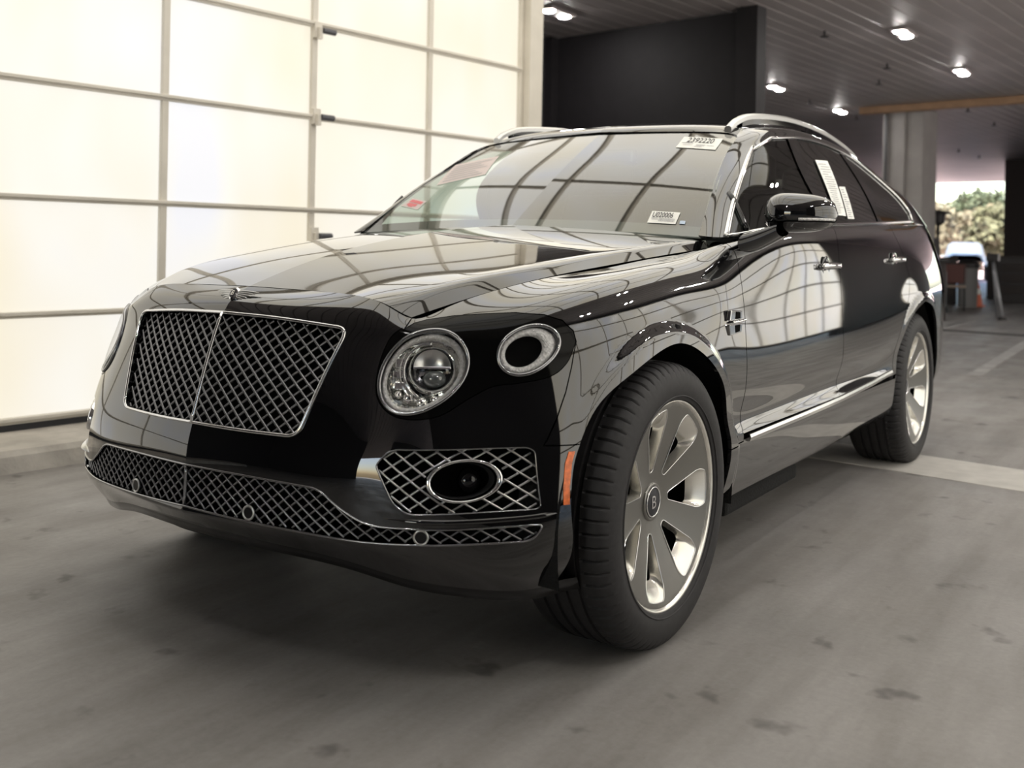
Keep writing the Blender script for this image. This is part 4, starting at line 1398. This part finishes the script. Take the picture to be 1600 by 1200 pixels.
FOGP = mat('fog_tube_plastic', (0.03, 0.03, 0.031), rough=0.6)
def fog_unit(sd):
    root = empty('fog_grille', (0, 0, 0)); root.parent = car
    FO = ell(.735, .541, .066, .050, 0, 32)
    ring_outer = FO
    u, v = A.inv('f', FO[:, 0], FO[:, 1], **FR)
    lat = lattice(FG, .043, .80, 'fog_mesh', MESH_BR, root, .012, both=False, r=(.0028, .006), skip=FO)
    if sd < 0:
        for vtx in lat.data.vertices: vtx.co.y *= -1
        lat.data.flip_normals()
    p_, _, _, n_ = A.frame(FGuv[:, 0], FGuv[:, 1])
    pp = p_ - n_ * .004
    if sd < 0: pp = mirror_y(pp)
    mb = MB(); mb.tube(list(pp), .0035, n=8, closed=True); mb.build('fog_surround', DARK_CHROME, root, smooth=True)
    T, p, n, e1, e2 = lamp_frame(.735, .541, sd)
    R = lambda k, d: surf_ring(FO, k, d, n, sd, (.735, .541))
    mb = MB(); mb.grid([R(1.0, .014), R(1.0, .002), R(.97, -.003), R(.89, .0), R(.85, .008), R(.83, .024)], closed_v=True); mb.build('fog_ring', CHROME, root, smooth=True)
    mb = MB(); mb.grid([R(.835, .020), R(.80, .06), R(.77, .078)], closed_v=True); mb.build('fog_tube', FOGP, root, smooth=True)
    mb = MB(); mb.grid([R(.79, .074), R(.4, .076), R(.05, .076)], closed_v=True); mb.build('fog_back', VOID, root, smooth=True)
    mb = MB(); mb.lathe([(0, -.040), (.014, -.042), (.025, -.050), (.030, -.076)], n=24, T=lambda x, y, z: T(x + .022, y, z)); mb.build('fog_lens', GLOSS_BLACK, root, smooth=True)
for sd in (1, -1):
    headlight(sd); round_lamp(sd); fog_unit(sd)
# amber side marker on the bumper edge by the wheel
for sd in (1, -1):
    c_ = np.array(densify([(.456, .602), (.467, .575), (.477, .52), (.480, .478), (.494, .478), (.492, .52), (.483, .575), (.471, .602)], .008))
    u_, v_ = A.inv('s', c_[:, 0], c_[:, 1], u0=5, u1=9)
    panel('side_marker', A, np.stack([u_, v_], -1), [], AMBER, car, du=.05, dv=.05, flange=.004, side=sd, offset=.002)

for sd in (1, -1):
    c_ = np.array(catmull([(.585, .452), (.66, .448), (.76, .448), (.84, .452), (.88, .457), (.905, .462)], 6))
    u_, v_ = A.inv('f', c_[:, 0], c_[:, 1], **FR)
    p_, _, _, n_ = A.frame(u_, v_)
    rows = []
    for i, (q, nn) in enumerate(zip(p_, n_)):
        k = min(1, i / 6, (len(p_) - 1 - i) / 6)
        rows.append([q + np.array([0, 0, .007]) * k - nn * .003, q + nn * .013 * k + np.array([0, 0, .002]) * k, q - np.array([0, 0, .008]) * k - nn * .003])
    if sd < 0: rows = [[w_ * [1, -1, 1] for w_ in r] for r in rows]
    mb = MB(); mb.grid(rows); mb.build('bumper_blade', PAINT, car, smooth=True)
# winged emblem on the nose
em = empty('winged_emblem', (0, 0, 0)); em.parent = car
u_, v_ = A.inv('f', [.001], [.949], u0=0, u1=3, v0=6, v1=9)
p_, _, _, n_ = A.frame(u_, v_)
q0, n0 = p_[0] * [1, 0, 1], n_[0] * [1, 0, 1]
n0 = np.array([.80, 0, .60])
tt_ = np.array([-n0[2], 0, n0[0]])
def TE(a, b, d):
    drop = -.10 * abs(a) ** 1.6
    q = q0 + np.array([0, 1, 0]) * a + tt_ * b + n0 * (d + drop)
    return tuple(q)
mb = MB(); mb.lathe([(0, .012), (.0135, .0115), (.017, .009), (.018, .003), (.018, -.004)], n=24, T=lambda x, y, z: TE(x * .85, y * 1.15, z)); mb.build('roundel', CHROME, em, angle=.7)
mb = MB(); mb.lathe([(0, .0128), (.013, .0122)], n=20, T=lambda x, y, z: TE(x * .85, y * 1.15, z)); mb.build('roundel_field', INK, em)
text_mesh('B', .022, CHROME, 'letter', em, lambda x, y: TE(x, y - .0077, .0136), align='CENTER')
for sg in (1, -1):
    mb = MB()
    for k in range(5):
        L = .072 - .011 * k
        y_a = .011 - .0052 * k
        pts = [TE(sg * (.011 + L * t), y_a + .004 * t * (1 - k * .3) - .003 * t * t, .004 - .003 * t) for t in np.linspace(0, 1, 7)]
        mb.tube(pts, [.0031, .0032, .0032, .0030, .0027, .0021, .0008], n=6)
    mb.build('wing', SATIN, em, smooth=True)

# ------------------------------------------------------------------ wheels
def wheel(x0, sd, name='wheel'):
    root = empty(name, (0, 0, 0)); root.parent = car
    YC = .832
    zc = .385
    def TY(a, b, h):                       # a, b in the wheel plane; h outwards along y
        return (x0 + a, sd * h, zc + b)
    # tyre
    TR = .3945
    prof = [(.284, .915, 0), (.284, .952, 0), (.292, .964, 0), (.303, .969, 0), (.330, .973, 0), (.352, .970, 0), (.368, .963, 0), (.380, .954, 1), (.388, .943, 1), (TR - .002, .930, 1), (TR, .912, 1), (TR, .900, 1)]
    for g in (.885, .845, .805, .765):
        prof += [(TR + .001, g + .008, 0), (TR - .006, g + .0065, 0), (TR - .006, g - .0065, 0), (TR + .001, g - .008, 0)]
    prof += [(TR, .745, 0), (TR, .735, 0), (TR - .002, .722, 0), (.388, .709, 0), (.368, .694, 0), (.33, .69, 0), (.29, .70, 0), (.284, .72, 0)]
    NS = 504
    rows = []
    for k in range(NS):
        a = 2 * math.pi * (k + (.35 if k % 4 == 1 else (-.35 if k % 4 == 3 else 0)) * 0) / NS
        row = []
        for r, h, s_ in prof:
            rr = r - (.006 if (s_ and k % 7 == 0) else 0)
            row.append(TY(rr * math.cos(a), rr * math.sin(a), h))
        rows.append(row)
    mb = MB(); mb.grid(rows, closed_u=True)
    ty = mb.build('tyre', RUBBER, root, angle=math.radians(28))
    # raised sidewall lettering band
    mb = MB(); mb.lathe([(.300, .9685), (.3015, .9715), (.3035, .9715), (.305, .9695)], n=96, T=lambda x, y, z: TY(x, y, z)); mb.build('rim_guard', RUBBER, ty, smooth=True)
    # rim face: dished disc with seven windows
    def yf(r):
        return .898 + .052 * np.clip((r - .055) / .225, 0, 1) ** 1.15
    nW = 7
    off = math.radians(77 if x0 == 0 else 95)
    NWAL = []
    holes = []; inner_ = []
    for k in range(nW):
        c = off + 2 * math.pi * k / nW
        ca, sa = math.cos(c), math.sin(c)
        loc = rounded([(.088, -.010), (.088, .010), (.228, .058), (.262, .050), (.268, .0), (.262, -.050), (.228, -.058)], [.010, .010, .02, .012, .03, .012, .02], 4)
        loci = rounded([(.094, -.0085), (.094, .0085), (.196, .043), (.214, .040), (.218, 0), (.214, -.040), (.196, -.043)], [.008, .008, .012, .01, .02, .01, .012], 4)
        hp = np.array([(p[0] * ca - p[1] * sa, p[0] * sa + p[1] * ca) for p in loc])
        ip = np.array([(p[0] * ca - p[1] * sa, p[0] * sa + p[1] * ca) for p in loci])
        holes.append(hp); inner_.append(ip)
    class Disc:
        @staticmethod
        def frame(u, v):
            r = np.hypot(u, v)
            p = np.stack([x0 + u, sd * yf(r), zc + v], -1)
            h = 1e-3
            dy = (yf(r + h) - yf(r - h)) / (2 * h)
            n = np.stack([-dy * u / (r + 1e-9), np.ones_like(u), -dy * v / (r + 1e-9)], -1)
            n /= np.linalg.norm(n, axis=1)[:, None]
            n[:, 1] *= sd
            return p, None, None, n
    ang = np.linspace(0, 2 * math.pi, 120, endpoint=False)
    outl = np.stack([.281 * np.cos(ang), .281 * np.sin(ang)], -1)
    p, n, tri = trim_mesh(Disc, outl, holes, .012, .012)
    # (u, v, y) is left-handed: wind the faces to look outwards
    if sd > 0: tri = tri[:, ::-1]
    mesh_obj('rim_face', p, [tuple(t) for t in tri], RIM_FACE, root, smooth=True, normals=n)
    mb = MB()
    for hp, ip in zip(holes, inner_):
        f = [TY(q[0], q[1], yf(np.hypot(*q)) + .0002) for q in hp]
        m_ = [TY(q[0] * .3 + w_[0] * .7, q[1] * .3 + w_[1] * .7, yf(np.hypot(*q)) - .020) for w_, q in zip(ip, hp)]
        b = [TY(q[0], q[1], yf(np.hypot(*q)) - .032) for q in ip]
        mb.grid([f, m_, b], closed_v=True)
    mb.build('spoke_windows', RIM_CUT, root, angle=.9)
    mb = MB()
    for hp in holes:
        mb.tube([TY(q[0], q[1], yf(np.hypot(*q)) + .0002) for q in hp], .0016, n=6, closed=True)
    mb.build('bright_edges', CHROME, root, smooth=True)
    mb = MB(); mb.lathe([(.281, yf(.281)), (.284, .955), (.2885, .960), (.2915, .955), (.2915, .945)], n=120, T=lambda x, y, z: TY(x, y, z)); mb.build('rim_lip', RIM_CUT, root, smooth=True)
    mb = MB(); mb.lathe([(.28, .935), (.276, .90), (.272, .74), (.28, .72)], n=72, T=lambda x, y, z: TY(x, y, z)); mb.build('rim_barrel', LINER, root, smooth=True)
    mb = MB(); mb.lathe([(0, .815), (.205, .815), (.205, .785), (0, .785)], n=64, T=lambda x, y, z: TY(x, y, z)); mb.build('brake_disc', mat_brake, root, angle=.6)
    mb = MB(); mb.lathe([(0, .895), (.075, .895), (.09, .87), (.09, .80)], n=40, T=lambda x, y, z: TY(x, y, z)); mb.build('wheel_carrier', LINER, root, angle=.6)
    pts_c = [TY(.17 * math.cos(a), .17 * math.sin(a), .80) for a in np.linspace(2.4, 3.6, 10)]
    mb = MB(); mb.tube(pts_c, .045, n=10); mb.build('brake_caliper', LINER, root, smooth=True)
    # hub cap
    hc = None
    mb = MB(); mb.lathe([(.054, .897), (.053, .902), (.049, .904), (.0445, .903)], n=48, T=lambda x, y, z: TY(x, y, z)); mb.build('hub_ring', RIM_FACE, root, smooth=True)
    mb = MB(); mb.lathe([(0, .905), (.042, .904), (.0445, .901)], n=48, T=lambda x, y, z: TY(x, y, z)); hc = mb.build('hub_cap', INK, root, smooth=True)
    mb = MB(); mb.tube([TY(.041 * math.cos(a), .041 * math.sin(a), .9045) for a in np.linspace(0, 6.283, 40, endpoint=False)], .0022, n=6, closed=True); mb.build('hub_chrome_ring', CHROME, root, smooth=True)
    flip_ = -1 if sd > 0 else 1
    text_mesh('B', .052, CHROME, 'hub_letter', root, lambda x, y: TY(flip_ * x, y - .0183, .9065), align='CENTER')
    return root
mat_brake = mat('brake_iron', (0.05, 0.05, 0.05), rough=0.4, metal=0.8)
for x0 in (0.0, -WB):
    for sd in (1, -1):
        wheel(x0, sd)
# wheel housings
for x0 in (0.0, -WB + .02):
    for sd in (1, -1):
        rows = []
        for a in np.linspace(-.22, math.pi + .20, 40):
            r = .485 + .03 * max(0, math.cos(a)) * (x0 == 0)
            rows.append([(x0 + r * math.cos(a), sd * y, .385 + r * math.sin(a)) for y in ((.905, .86, .6, .52) if math.cos(a) > -.2 else (.945, .90, .6, .52))] + [(x0 + .1 * math.cos(a), sd * .50, .385 + .1 * math.sin(a))])
        mb = MB(); mb.grid(rows); mb.build('wheel_housing', LINER, car, smooth=True)
# underbody
mb = MB()
sec = [(.72, .40, .38, .46), (.58, .56, .30, .42), (.45, .55, .24, .42), (0, .50, .22, .45), (-.48, .55, .23, .45), (-.55, .86, .25, .40), (-2.4, .86, .26, .40), (-2.5, .55, .26, .45), (-3.4, .55, .30, .45), (-3.8, .75, .36, .45), (-4.05, .6, .42, .48)]
mb.grid([[(x, -y, z1), (x, -y, z0), (x, y, z0), (x, y, z1)] for x, y, z0, z1 in sec], closed_v=True)
mb.build('underbody', LINER, car)
mb = MB(); 
for x in np.linspace(.62, .50, 2): pass
rows = []
for u_q in np.linspace(0, 7.2, 40):
    q = A(u_q, 0)[0]
    rows.append([(q[0], q[1], q[2] + .005), (q[0] - .02, q[1] - .0, q[2] - .028 + .0 * q[1]), (q[0] - .09, q[1] * .97, q[2] - .035), (q[0] - .2, q[1] * .95, q[2] + .0)])
mb.grid(rows); mb.grid([[(a, -b, c) for a, b, c in r] for r in rows])
mb.build('front_splitter', GLOSS_BLACK, car, smooth=True)
for sd in (1, -1):
    mb = MB(); mb.box(-1.35, -.62, sd * .80 - .07, sd * .80 + .07, .20, .262); bevel(mb.build('side_step', LINER, car), .015)

# ------------------------------------------------------------------ side details
STRIP = mat('bright_strip', (0.80, 0.80, 0.78), rough=0.16, metal=1)
for sd in (1, -1):
    c_ = np.array(densify([(-.585, .485), (-1.1, .487), (-1.6, .491), (-2.1, .502), (-2.44, .520)], .04, False))
    u_, v_ = A.inv('s', c_[:, 0], c_[:, 1], **SD)
    p_, _, dv_, n_ = A.frame(u_, v_)
    rows = []
    for q, nn in zip(p_, n_):
        upv = np.array([0, 0, 1.0]); 
        rows.append([q + upv * .012 - nn * .004, q + upv * .010 + nn * .008, q + nn * .012, q - upv * .012 + nn * .008, q - upv * .014 - nn * .004])
    if sd < 0: rows = [[r_ * [1, -1, 1] for r_ in r] for r in rows]
    mb = MB(); mb.grid(rows)
    k = len(rows)
    mb.f.append(tuple(range(5))); mb.f.append(tuple(5 * (k - 1) + i for i in range(5)))
    mb.build('sill_trim', STRIP, car, angle=.5)
    # door handles
    for x, z in ((-1.475, 1.035), (-2.53, 1.055)):
        u_, v_ = A.inv('s', [x], [z], **SD)
        p_, _, _, n_ = A.frame(u_, v_); q, nn = p_[0], n_[0]
        hd = empty('door_handle', (0, 0, 0)); hd.parent = car
        def TH(a, b, d):
            w_ = q + np.array([1, 0, 0]) * a + np.array([0, 0, 1.0]) * b + nn * d
            return (w_[0], w_[1] * sd, w_[2])
        mb = MB(); mb.lathe([(0, .0018), (.032, .0018), (.042, .003), (.046, .0005)], n=28, T=lambda a, b, d: TH(a * 1.15 + .03, b * .9, d)); mb.build('handle_cup', GLOSS_BLACK, hd, smooth=True)
        rows = []
        for t in np.linspace(-1, 1, 13):
            a = t * .105
            dd = .030 - .006 * t * t if abs(t) < .9 else .016
            hh = .0145 * (1 - .25 * abs(t) ** 3)
            rows.append([TH(a, hh, dd - .006), TH(a, hh * .5, dd + .004), TH(a, -hh * .5, dd + .004), TH(a, -hh, dd - .006), TH(a, 0, dd - .010)])
        mb = MB(); mb.grid(rows, closed_v=True); mb.f += [tuple(range(5)), tuple(12 * 5 + i for i in range(5))]
        mb.build('handle_bar', CHROME, hd, smooth=True)
        for a in (-.095, .095):
            mb = MB(); mb.tube([TH(a, 0, -.004), TH(a, 0, .024)], .011, n=12); mb.build('handle_post', CHROME, hd, smooth=True)
    # winged vent on the fender
    u_, v_ = A.inv('s', [-.455], [.868], **SD)
    p_, _, _, n_ = A.frame(u_, v_); q, nn = p_[0], n_[0]
    vt = empty('fender_vent', (0, 0, 0)); vt.parent = car
    def TV(a, b, d):
        w_ = q + np.array([1, 0, 0]) * a + np.array([0, 0, 1.0]) * b + nn * d
        return (w_[0], w_[1] * sd, w_[2])
    for sg in (1, -1):
        mb = MB()
        o4 = [(.055, .006), (.045, .040), (-.045, .034), (-.050, .006)]
        mb.add([TV(a, sg * b, -.004) for a, b in o4] + [TV(a, sg * b, .010) for a, b in o4], [(0, 1, 2, 3), (4, 5, 6, 7), (0, 1, 5, 4), (1, 2, 6, 5), (2, 3, 7, 6), (3, 0, 4, 7)])
        bevel(mb.build('vent_surround', CHROME, vt), .003)
        mb = MB()
        o4 = [(.012, .010), (.008, .033), (-.026, .030), (-.028, .010)]
        mb.add([TV(a, sg * b, .004) for a, b in o4] + [TV(a, sg * b, .0112) for a, b in o4], [(0, 1, 2, 3), (4, 5, 6, 7), (0, 1, 5, 4), (1, 2, 6, 5), (2, 3, 7, 6), (3, 0, 4, 7)])
        mb.build('vent_opening', VOID, vt)
    mb = MB(); mb.tube([TV(.03, 0, .010), TV(-.03, .002, .014), TV(-.085, .004, .008)], [.0035, .005, .003], n=8); mb.build('vent_blade', CHROME, vt, smooth=True)
    # roof rail
    rl = empty('roof_rail', (0, 0, 0)); rl.parent = car
    path = catmull([(-1.30, .575, 1.585), (-1.38, .578, 1.625), (-1.55, .582, 1.664), (-2.0, .585, 1.698), (-2.5, .582, 1.692), (-2.95, .572, 1.655), (-3.2, .56, 1.615), (-3.30, .555, 1.575)], 6)
    rows = []
    for i, p in enumerate(path):
        hw, hh = .015, .012
        rows.append([(p[0], sd * (p[1] + a), p[2] + b) for a, b in ((-hw, -hh), (hw, -hh), (hw, hh * .4), (hw * .5, hh), (-hw * .5, hh), (-hw, hh * .4))])
    mb = MB(); mb.grid(rows, closed_v=True); mb.f += [tuple(range(6)), tuple(6 * (len(rows) - 1) + i for i in range(6))]
    mb.build('rail_bar', SATIN, rl, angle=.7)
    mb = MB(); mb.grid([[(p[0], sd * (p[1] + a), p[2] + b) for a, b in ((-.011, -.034), (.011, -.034), (.011, -.008), (-.011, -.008))] for p in path[8:-8]], closed_v=True); mb.build('rail_base', GLOSS_BLACK, rl, angle=.7)
    mb = MB(); mb.box(-2.32, -2.22, sd * .585 - .012, sd * .585 + .012, 1.645, 1.69); mb.build('rail_foot', GLOSS_BLACK, rl)
    # mirror on the driver side
    if sd < 0: continue
    mr = empty('side_mirror', (0, 0, 0)); mr.parent = car
    ca, sa = math.cos(.30), math.sin(.30)
    def TM(a, b, c):            # a forward, b outboard, c up, turned slightly
        x = a * ca - b * sa; y = a * sa + b * ca
        return (-.872 + x, sd * (1.022 + y), 1.222 + c)
    def sup(t, e): return math.copysign(abs(math.sin(t)) ** e, math.sin(t))
    def cup(t, e): return math.copysign(abs(math.cos(t)) ** e, math.cos(t))
    def shell(z_lo, z_hi, grow=1.0):
        rows = []
        for bb in np.linspace(-1, 1, 22):
            w_ = (1 - abs(bb) ** 3.2) ** .42
            row = []
            for k in range(28):
                t = 2 * math.pi * k / 28
                a = cup(t, .8); c = sup(t, .85)
                front = a > 0
                ax = (.104 if front else .06) * (1 - .25 * max(bb, 0) ** 2)
                h_ = (.074 if c > 0 else .062) * (1 - .12 * bb)
                row.append((ax * a * w_ * grow, (.124) * bb * grow, min(max(h_ * c * w_ * grow, z_lo), z_hi) - .008 * bb * 0))
            rows.append(row)
        return rows
    mb = MB(); mb.grid([[TM(*p) for p in r] for r in shell(-.024, 9)], closed_v=True); mb.build('mirror_cap', PAINT, mr, angle=.7)
    mb = MB(); mb.grid([[TM(*p) for p in r] for r in shell(-9, -.028)], closed_v=True); mb.build('mirror_lower_shell', PAINT, mr, angle=.7)
    mb = MB(); mb.grid([[TM(*p) for p in r] for r in shell(-.032, -.018, .97)], closed_v=True); mb.build('mirror_gap', VOID, mr, angle=.7)
    sh = shell(-9, 9)
    pts_i = [TM(.101 * (1 - .25 * max(bb, 0) ** 2) * (1 - abs(bb) ** 3.2) ** .42 * .98, .118 * bb, -.018) for bb in np.linspace(-.05, .93, 16)]
    mb = MB(); mb.tube(pts_i, .0055, n=8); mb.build('mirror_turn_signal', DRL, mr, smooth=True)
    mb = MB(); mb.lathe([(0, 0), (.9, 0), (.95, -.1)], n=28, T=lambda x, y, z: TM(-.046 + .01 * z, .098 * x, .048 * y)); mb.build('mirror_glass', CHROME, mr, smooth=True)
    mb = MB()
    arm = catmull([(-.80, .985, 1.170), (-.775, .955, 1.150), (-.745, .925, 1.132), (-.72, .895, 1.118)], 5)
    rows = []
    for i, p in enumerate(arm):
        t = i / (len(arm) - 1)
        wx, wz = .070 + .035 * t, .026 + .010 * t
        rows.append([(p[0] + wx * math.cos(a), sd * p[1], p[2] + wz * math.sin(a) - .25 * wx * math.cos(a) * 0) for a in np.linspace(0, 6.283, 16, endpoint=False)])
    mb.grid(rows, closed_v=True); mb.build('mirror_arm', GLOSS_BLACK, mr, smooth=True)

# ------------------------------------------------------------------ cabin
HEAD = mat('headliner', (0.10, 0.095, 0.09), rough=0.9)
cab = [
    ('dashboard', LEATHER, lambda m_: m_.grid([[(-.62 - .05 * (abs(y) / .7), y, 1.10), (-.80, y, 1.125), (-1.02, y, 1.10 - .02 * math.cos(y * 6)), (-1.08, y, 1.04), (-1.05, y, .75), (-.7, y, .6)] for y in np.linspace(-.74, .74, 16)])),
    ('headliner', HEAD, lambda m_: m_.grid([[(x, y, 1.555 + .05 * (1 - (abs(y) / .6) ** 2) - .10 * max(0, (-x - 2.9)) - .05 * max(0, x + 1.5)) for y in np.linspace(-.6, .6, 9)] for x in np.linspace(-1.34, -3.6, 10)])),
    ('cabin_floor', LEATHER, lambda m_: m_.box(-3.4, -.6, -.8, .8, .45, .5)),
]
for nm, mm, fn in cab:
    mb = MB(); fn(mb); mb.build(nm, mm, car, smooth=(nm != 'cabin_floor'))
mb = MB()
mb.add([(-3.55, -.62, .6), (-3.55, .62, .6), (-3.55, .58, 1.42), (-3.55, -.58, 1.42), (-3.6, -.62, .6), (-3.6, .62, .6), (-3.6, .58, 1.42), (-3.6, -.58, 1.42)], [(0, 1, 2, 3), (7, 6, 5, 4), (0, 1, 5, 4), (2, 3, 7, 6), (1, 2, 6, 5), (0, 3, 7, 4)])
mb.build('cargo_wall', LEATHER, car)
def seat(x, y, w, back_h=.62):
    st = empty('seat', (0, 0, 0)); st.parent = car
    mb = MB(); mb.box(x - .25, x + .27, y - w, y + w, .55, .78); bevel(mb.build('seat_cushion', LEATHER, st), .06, 4)
    mb = MB()
    vs = []
    for t in np.linspace(0, 1, 7):
        hw = w * (1 - .12 * t)
        xx = x - .20 - .22 * t
        zz = .74 + back_h * t
        vs.append([(xx + .07, y - hw, zz), (xx + .09, y, zz), (xx + .07, y + hw, zz), (xx - .06, y + hw, zz), (xx - .06, y - hw, zz)])
    mb.grid(vs, closed_v=True); mb.f += [tuple(range(5)), tuple(30 + i for i in range(5))]
    bevel(mb.build('seat_back', LEATHER, st, smooth=False), .03, 3)
    mb = MB(); mb.box(x - .47, x - .37, y - .13, y + .13, .76 + back_h, .93 + back_h); bevel(mb.build('headrest', LEATHER, st), .04, 4)
seat(-1.62, .38, .25); seat(-1.62, -.38, .25)
seat(-2.55, .36, .30); seat(-2.55, -.36, .30)
sw = empty('steering_wheel', (0, 0, 0)); sw.parent = car
def TS(a, b, d):
    return (-1.13 + .42 * b - .9 * d * 0 - .35 * 0 + (-.9 * d) , .38 + a, 1.02 + .9 * b + (.42 * d))
mb = MB(); mb.tube([TS(.185 * math.cos(t), .185 * math.sin(t), 0) for t in np.linspace(0, 6.283, 32, endpoint=False)], .016, n=8, closed=True); mb.build('steering_rim', LEATHER, sw, smooth=True)
mb = MB(); mb.lathe([(0, .02), (.06, .018), (.07, 0), (.06, -.02)], n=20, T=TS); mb.build('steering_hub', LEATHER, sw, smooth=True)
for t in (0, math.pi, -math.pi / 2):
    mb = MB(); mb.tube([TS(.05 * math.cos(t), .05 * math.sin(t), 0), TS(.18 * math.cos(t), .18 * math.sin(t), 0)], .014, n=8); mb.build('steering_spoke', LEATHER, sw, smooth=True)
mb = MB(); mb.box(-1.42, -1.38, -.11, .11, 1.46, 1.53); bevel(mb.build('rear_view_mirror', GLOSS_BLACK, car), .015, 3)

# ------------------------------------------------------------------ papers and stickers stuck on the glass
def sheet(S, corners, lift, sd=1):
    """quad on the glass from four (u, v) corners (top left, top right, bottom right, bottom left); returns place(x, y, d) in 0..1"""
    c = np.array(corners)
    def pl(x, y, d=0.0):
        q = (c[3] * (1 - x) + c[2] * x) * (1 - y) + (c[0] * (1 - x) + c[1] * x) * y
        p, _, _, n = S.frame(q[0], q[1])
        w_ = p[0] + n[0] * (lift + d)
        return (w_[0], w_[1] * sd, w_[2])
    return pl
def paper(name, pl, m, label, cat, group=None):
    root = empty(name, pl(.5, 0), 0, label, cat, group)
    off = np.array(pl(.5, 0))
    place = lambda x, y, d=0.0: tuple(np.array(pl(x, y, d)) - off)
    mb = MB(); mb.grid([[place(x, y) for x in np.linspace(0, 1, 7)] for y in np.linspace(0, 1, 7)])
    o = mb.build('paper', m, root)
    so = o.modifiers.new('thickness', 'SOLIDIFY'); so.thickness = .0006
    return root, place
def bars(mb, place, items, d=.0009):
    for x0, y0, x1, y1 in items:
        n_ = 4
        mb.grid([[place(x, y, d) for x in np.linspace(x0, x1, n_)] for y in (y0, y1)])
LF = -.0015
rnd = random.Random(3)
st, pl = paper('windshield_sticker', sheet(W, [(1.202, 1.721), (1.796, 1.712), (1.781, 1.451), (1.204, 1.469)], LF), PAPER, 'white stock number sticker 2392220 at the top corner of the windshield', 'sticker')
text_mesh('2392220', .125, INK, 'printed_number', st, lambda x, y: pl(.15 + x * 1.55, .50 + y * 4.9, .0009), bold=.012)
mb = MB(); bars(mb, pl, [(.06 + .02 * k, .40, .075 + .02 * k + .008 * (k % 3), .46) for k in range(14)] + [(.42, .14 + .0, .62, .17), (.45, .22, .66, .25), (.44, .30, .68, .33), (.12, .25, .36, .28), (.72, .27, .9, .30)])
mb.build('printed_lines', GREY_INK, st)
st, pl = paper('windshield_sticker', sheet(W, [(1.381, 0.316), (1.683, 0.32), (1.672, 0.149), (1.384, 0.144)], LF), PAPER, 'white sticker with number U020006 at the bottom corner of the windshield', 'sticker')
text_mesh('U020006', .125, INK, 'printed_number', st, lambda x, y: pl(.07 + x * 1.60, .48 + y * 5.0, .0009), bold=.012)
mb = MB(); bars(mb, pl, [(.08, .38, .30, .43), (.10, .28, .34, .32)]); 
xx = .36
while xx < .92:
    w_ = rnd.choice((.008, .014, .02)); bars(mb, pl, [(xx, .14, xx + w_, .42)]); xx += w_ + rnd.choice((.01, .018))
mb.build('printed_lines', GREY_INK, st)
BLUE_S = mat('pale_blue_label', (0.45, 0.55, 0.68), rough=.5)
st, pl = paper('registration_label', sheet(W, [(1.711, 0.204), (1.763, 0.205), (1.766, 0.159), (1.708, 0.158)], LF), BLUE_S, 'tiny pale blue label beside the U020006 sticker', 'label')
RED_S = mat('red_print', (0.62, 0.16, 0.17), rough=.6)
PINKP = mat('pinkish_paper', (0.58, 0.50, 0.48), rough=.7)
st, pl = paper('windshield_sticker', sheet(W, [(1.808, 0.61), (1.505, 0.512), (1.493, 0.359), (1.851, 0.469)], LF, -1), PINKP, 'small red and white sticker low on the passenger side of the windshield', 'sticker')
mb = MB(); bars(mb, pl, [(.12, .55, .9, .85), (.2, .2, .75, .48), (.35, .1, .6, .3)]); mb.build('red_print', RED_S, st)
st, pl = paper('windshield_paper', sheet(W, [(1.92, 1.34), (1.247, 1.438), (1.049, 0.983), (1.679, 0.845)], LF, -1), PINKP, 'large pinkish paper high on the passenger side of the windshield', 'paper')
mb = MB(); bars(mb, pl, [(.08, .1 + .12 * k, .9 - .1 * (k % 3), .13 + .12 * k) for k in range(7)]); mb.build('printed_lines', GREY_INK, st)
st, pl = paper('window_sheet', sheet(G, [(3.572, 2.269), (3.98, 2.302), (3.972, 0.478), (3.727, 0.527)], .003), PAPER, 'long white printed sheet taped on the rear door window', 'paper')
mb = MB(); bars(mb, pl, [(.10 + .1 * (k % 2), .05 + .04 * k, rnd.uniform(.5, .92), .062 + .04 * k) for k in range(23)]); mb.build('printed_lines', GREY_INK, st)
st, pl = paper('window_sheet', sheet(G, [(4.012, 1.545), (4.182, 1.558), (4.173, 0.36), (4.007, 0.374)], .003), PAPER, 'short narrow white sheet right of the long sheet on the rear door window', 'paper')
mb = MB(); bars(mb, pl, [(.15, .06 + .07 * k, rnd.uniform(.5, .85), .085 + .07 * k) for k in range(13)]); mb.build('printed_lines', GREY_INK, st)
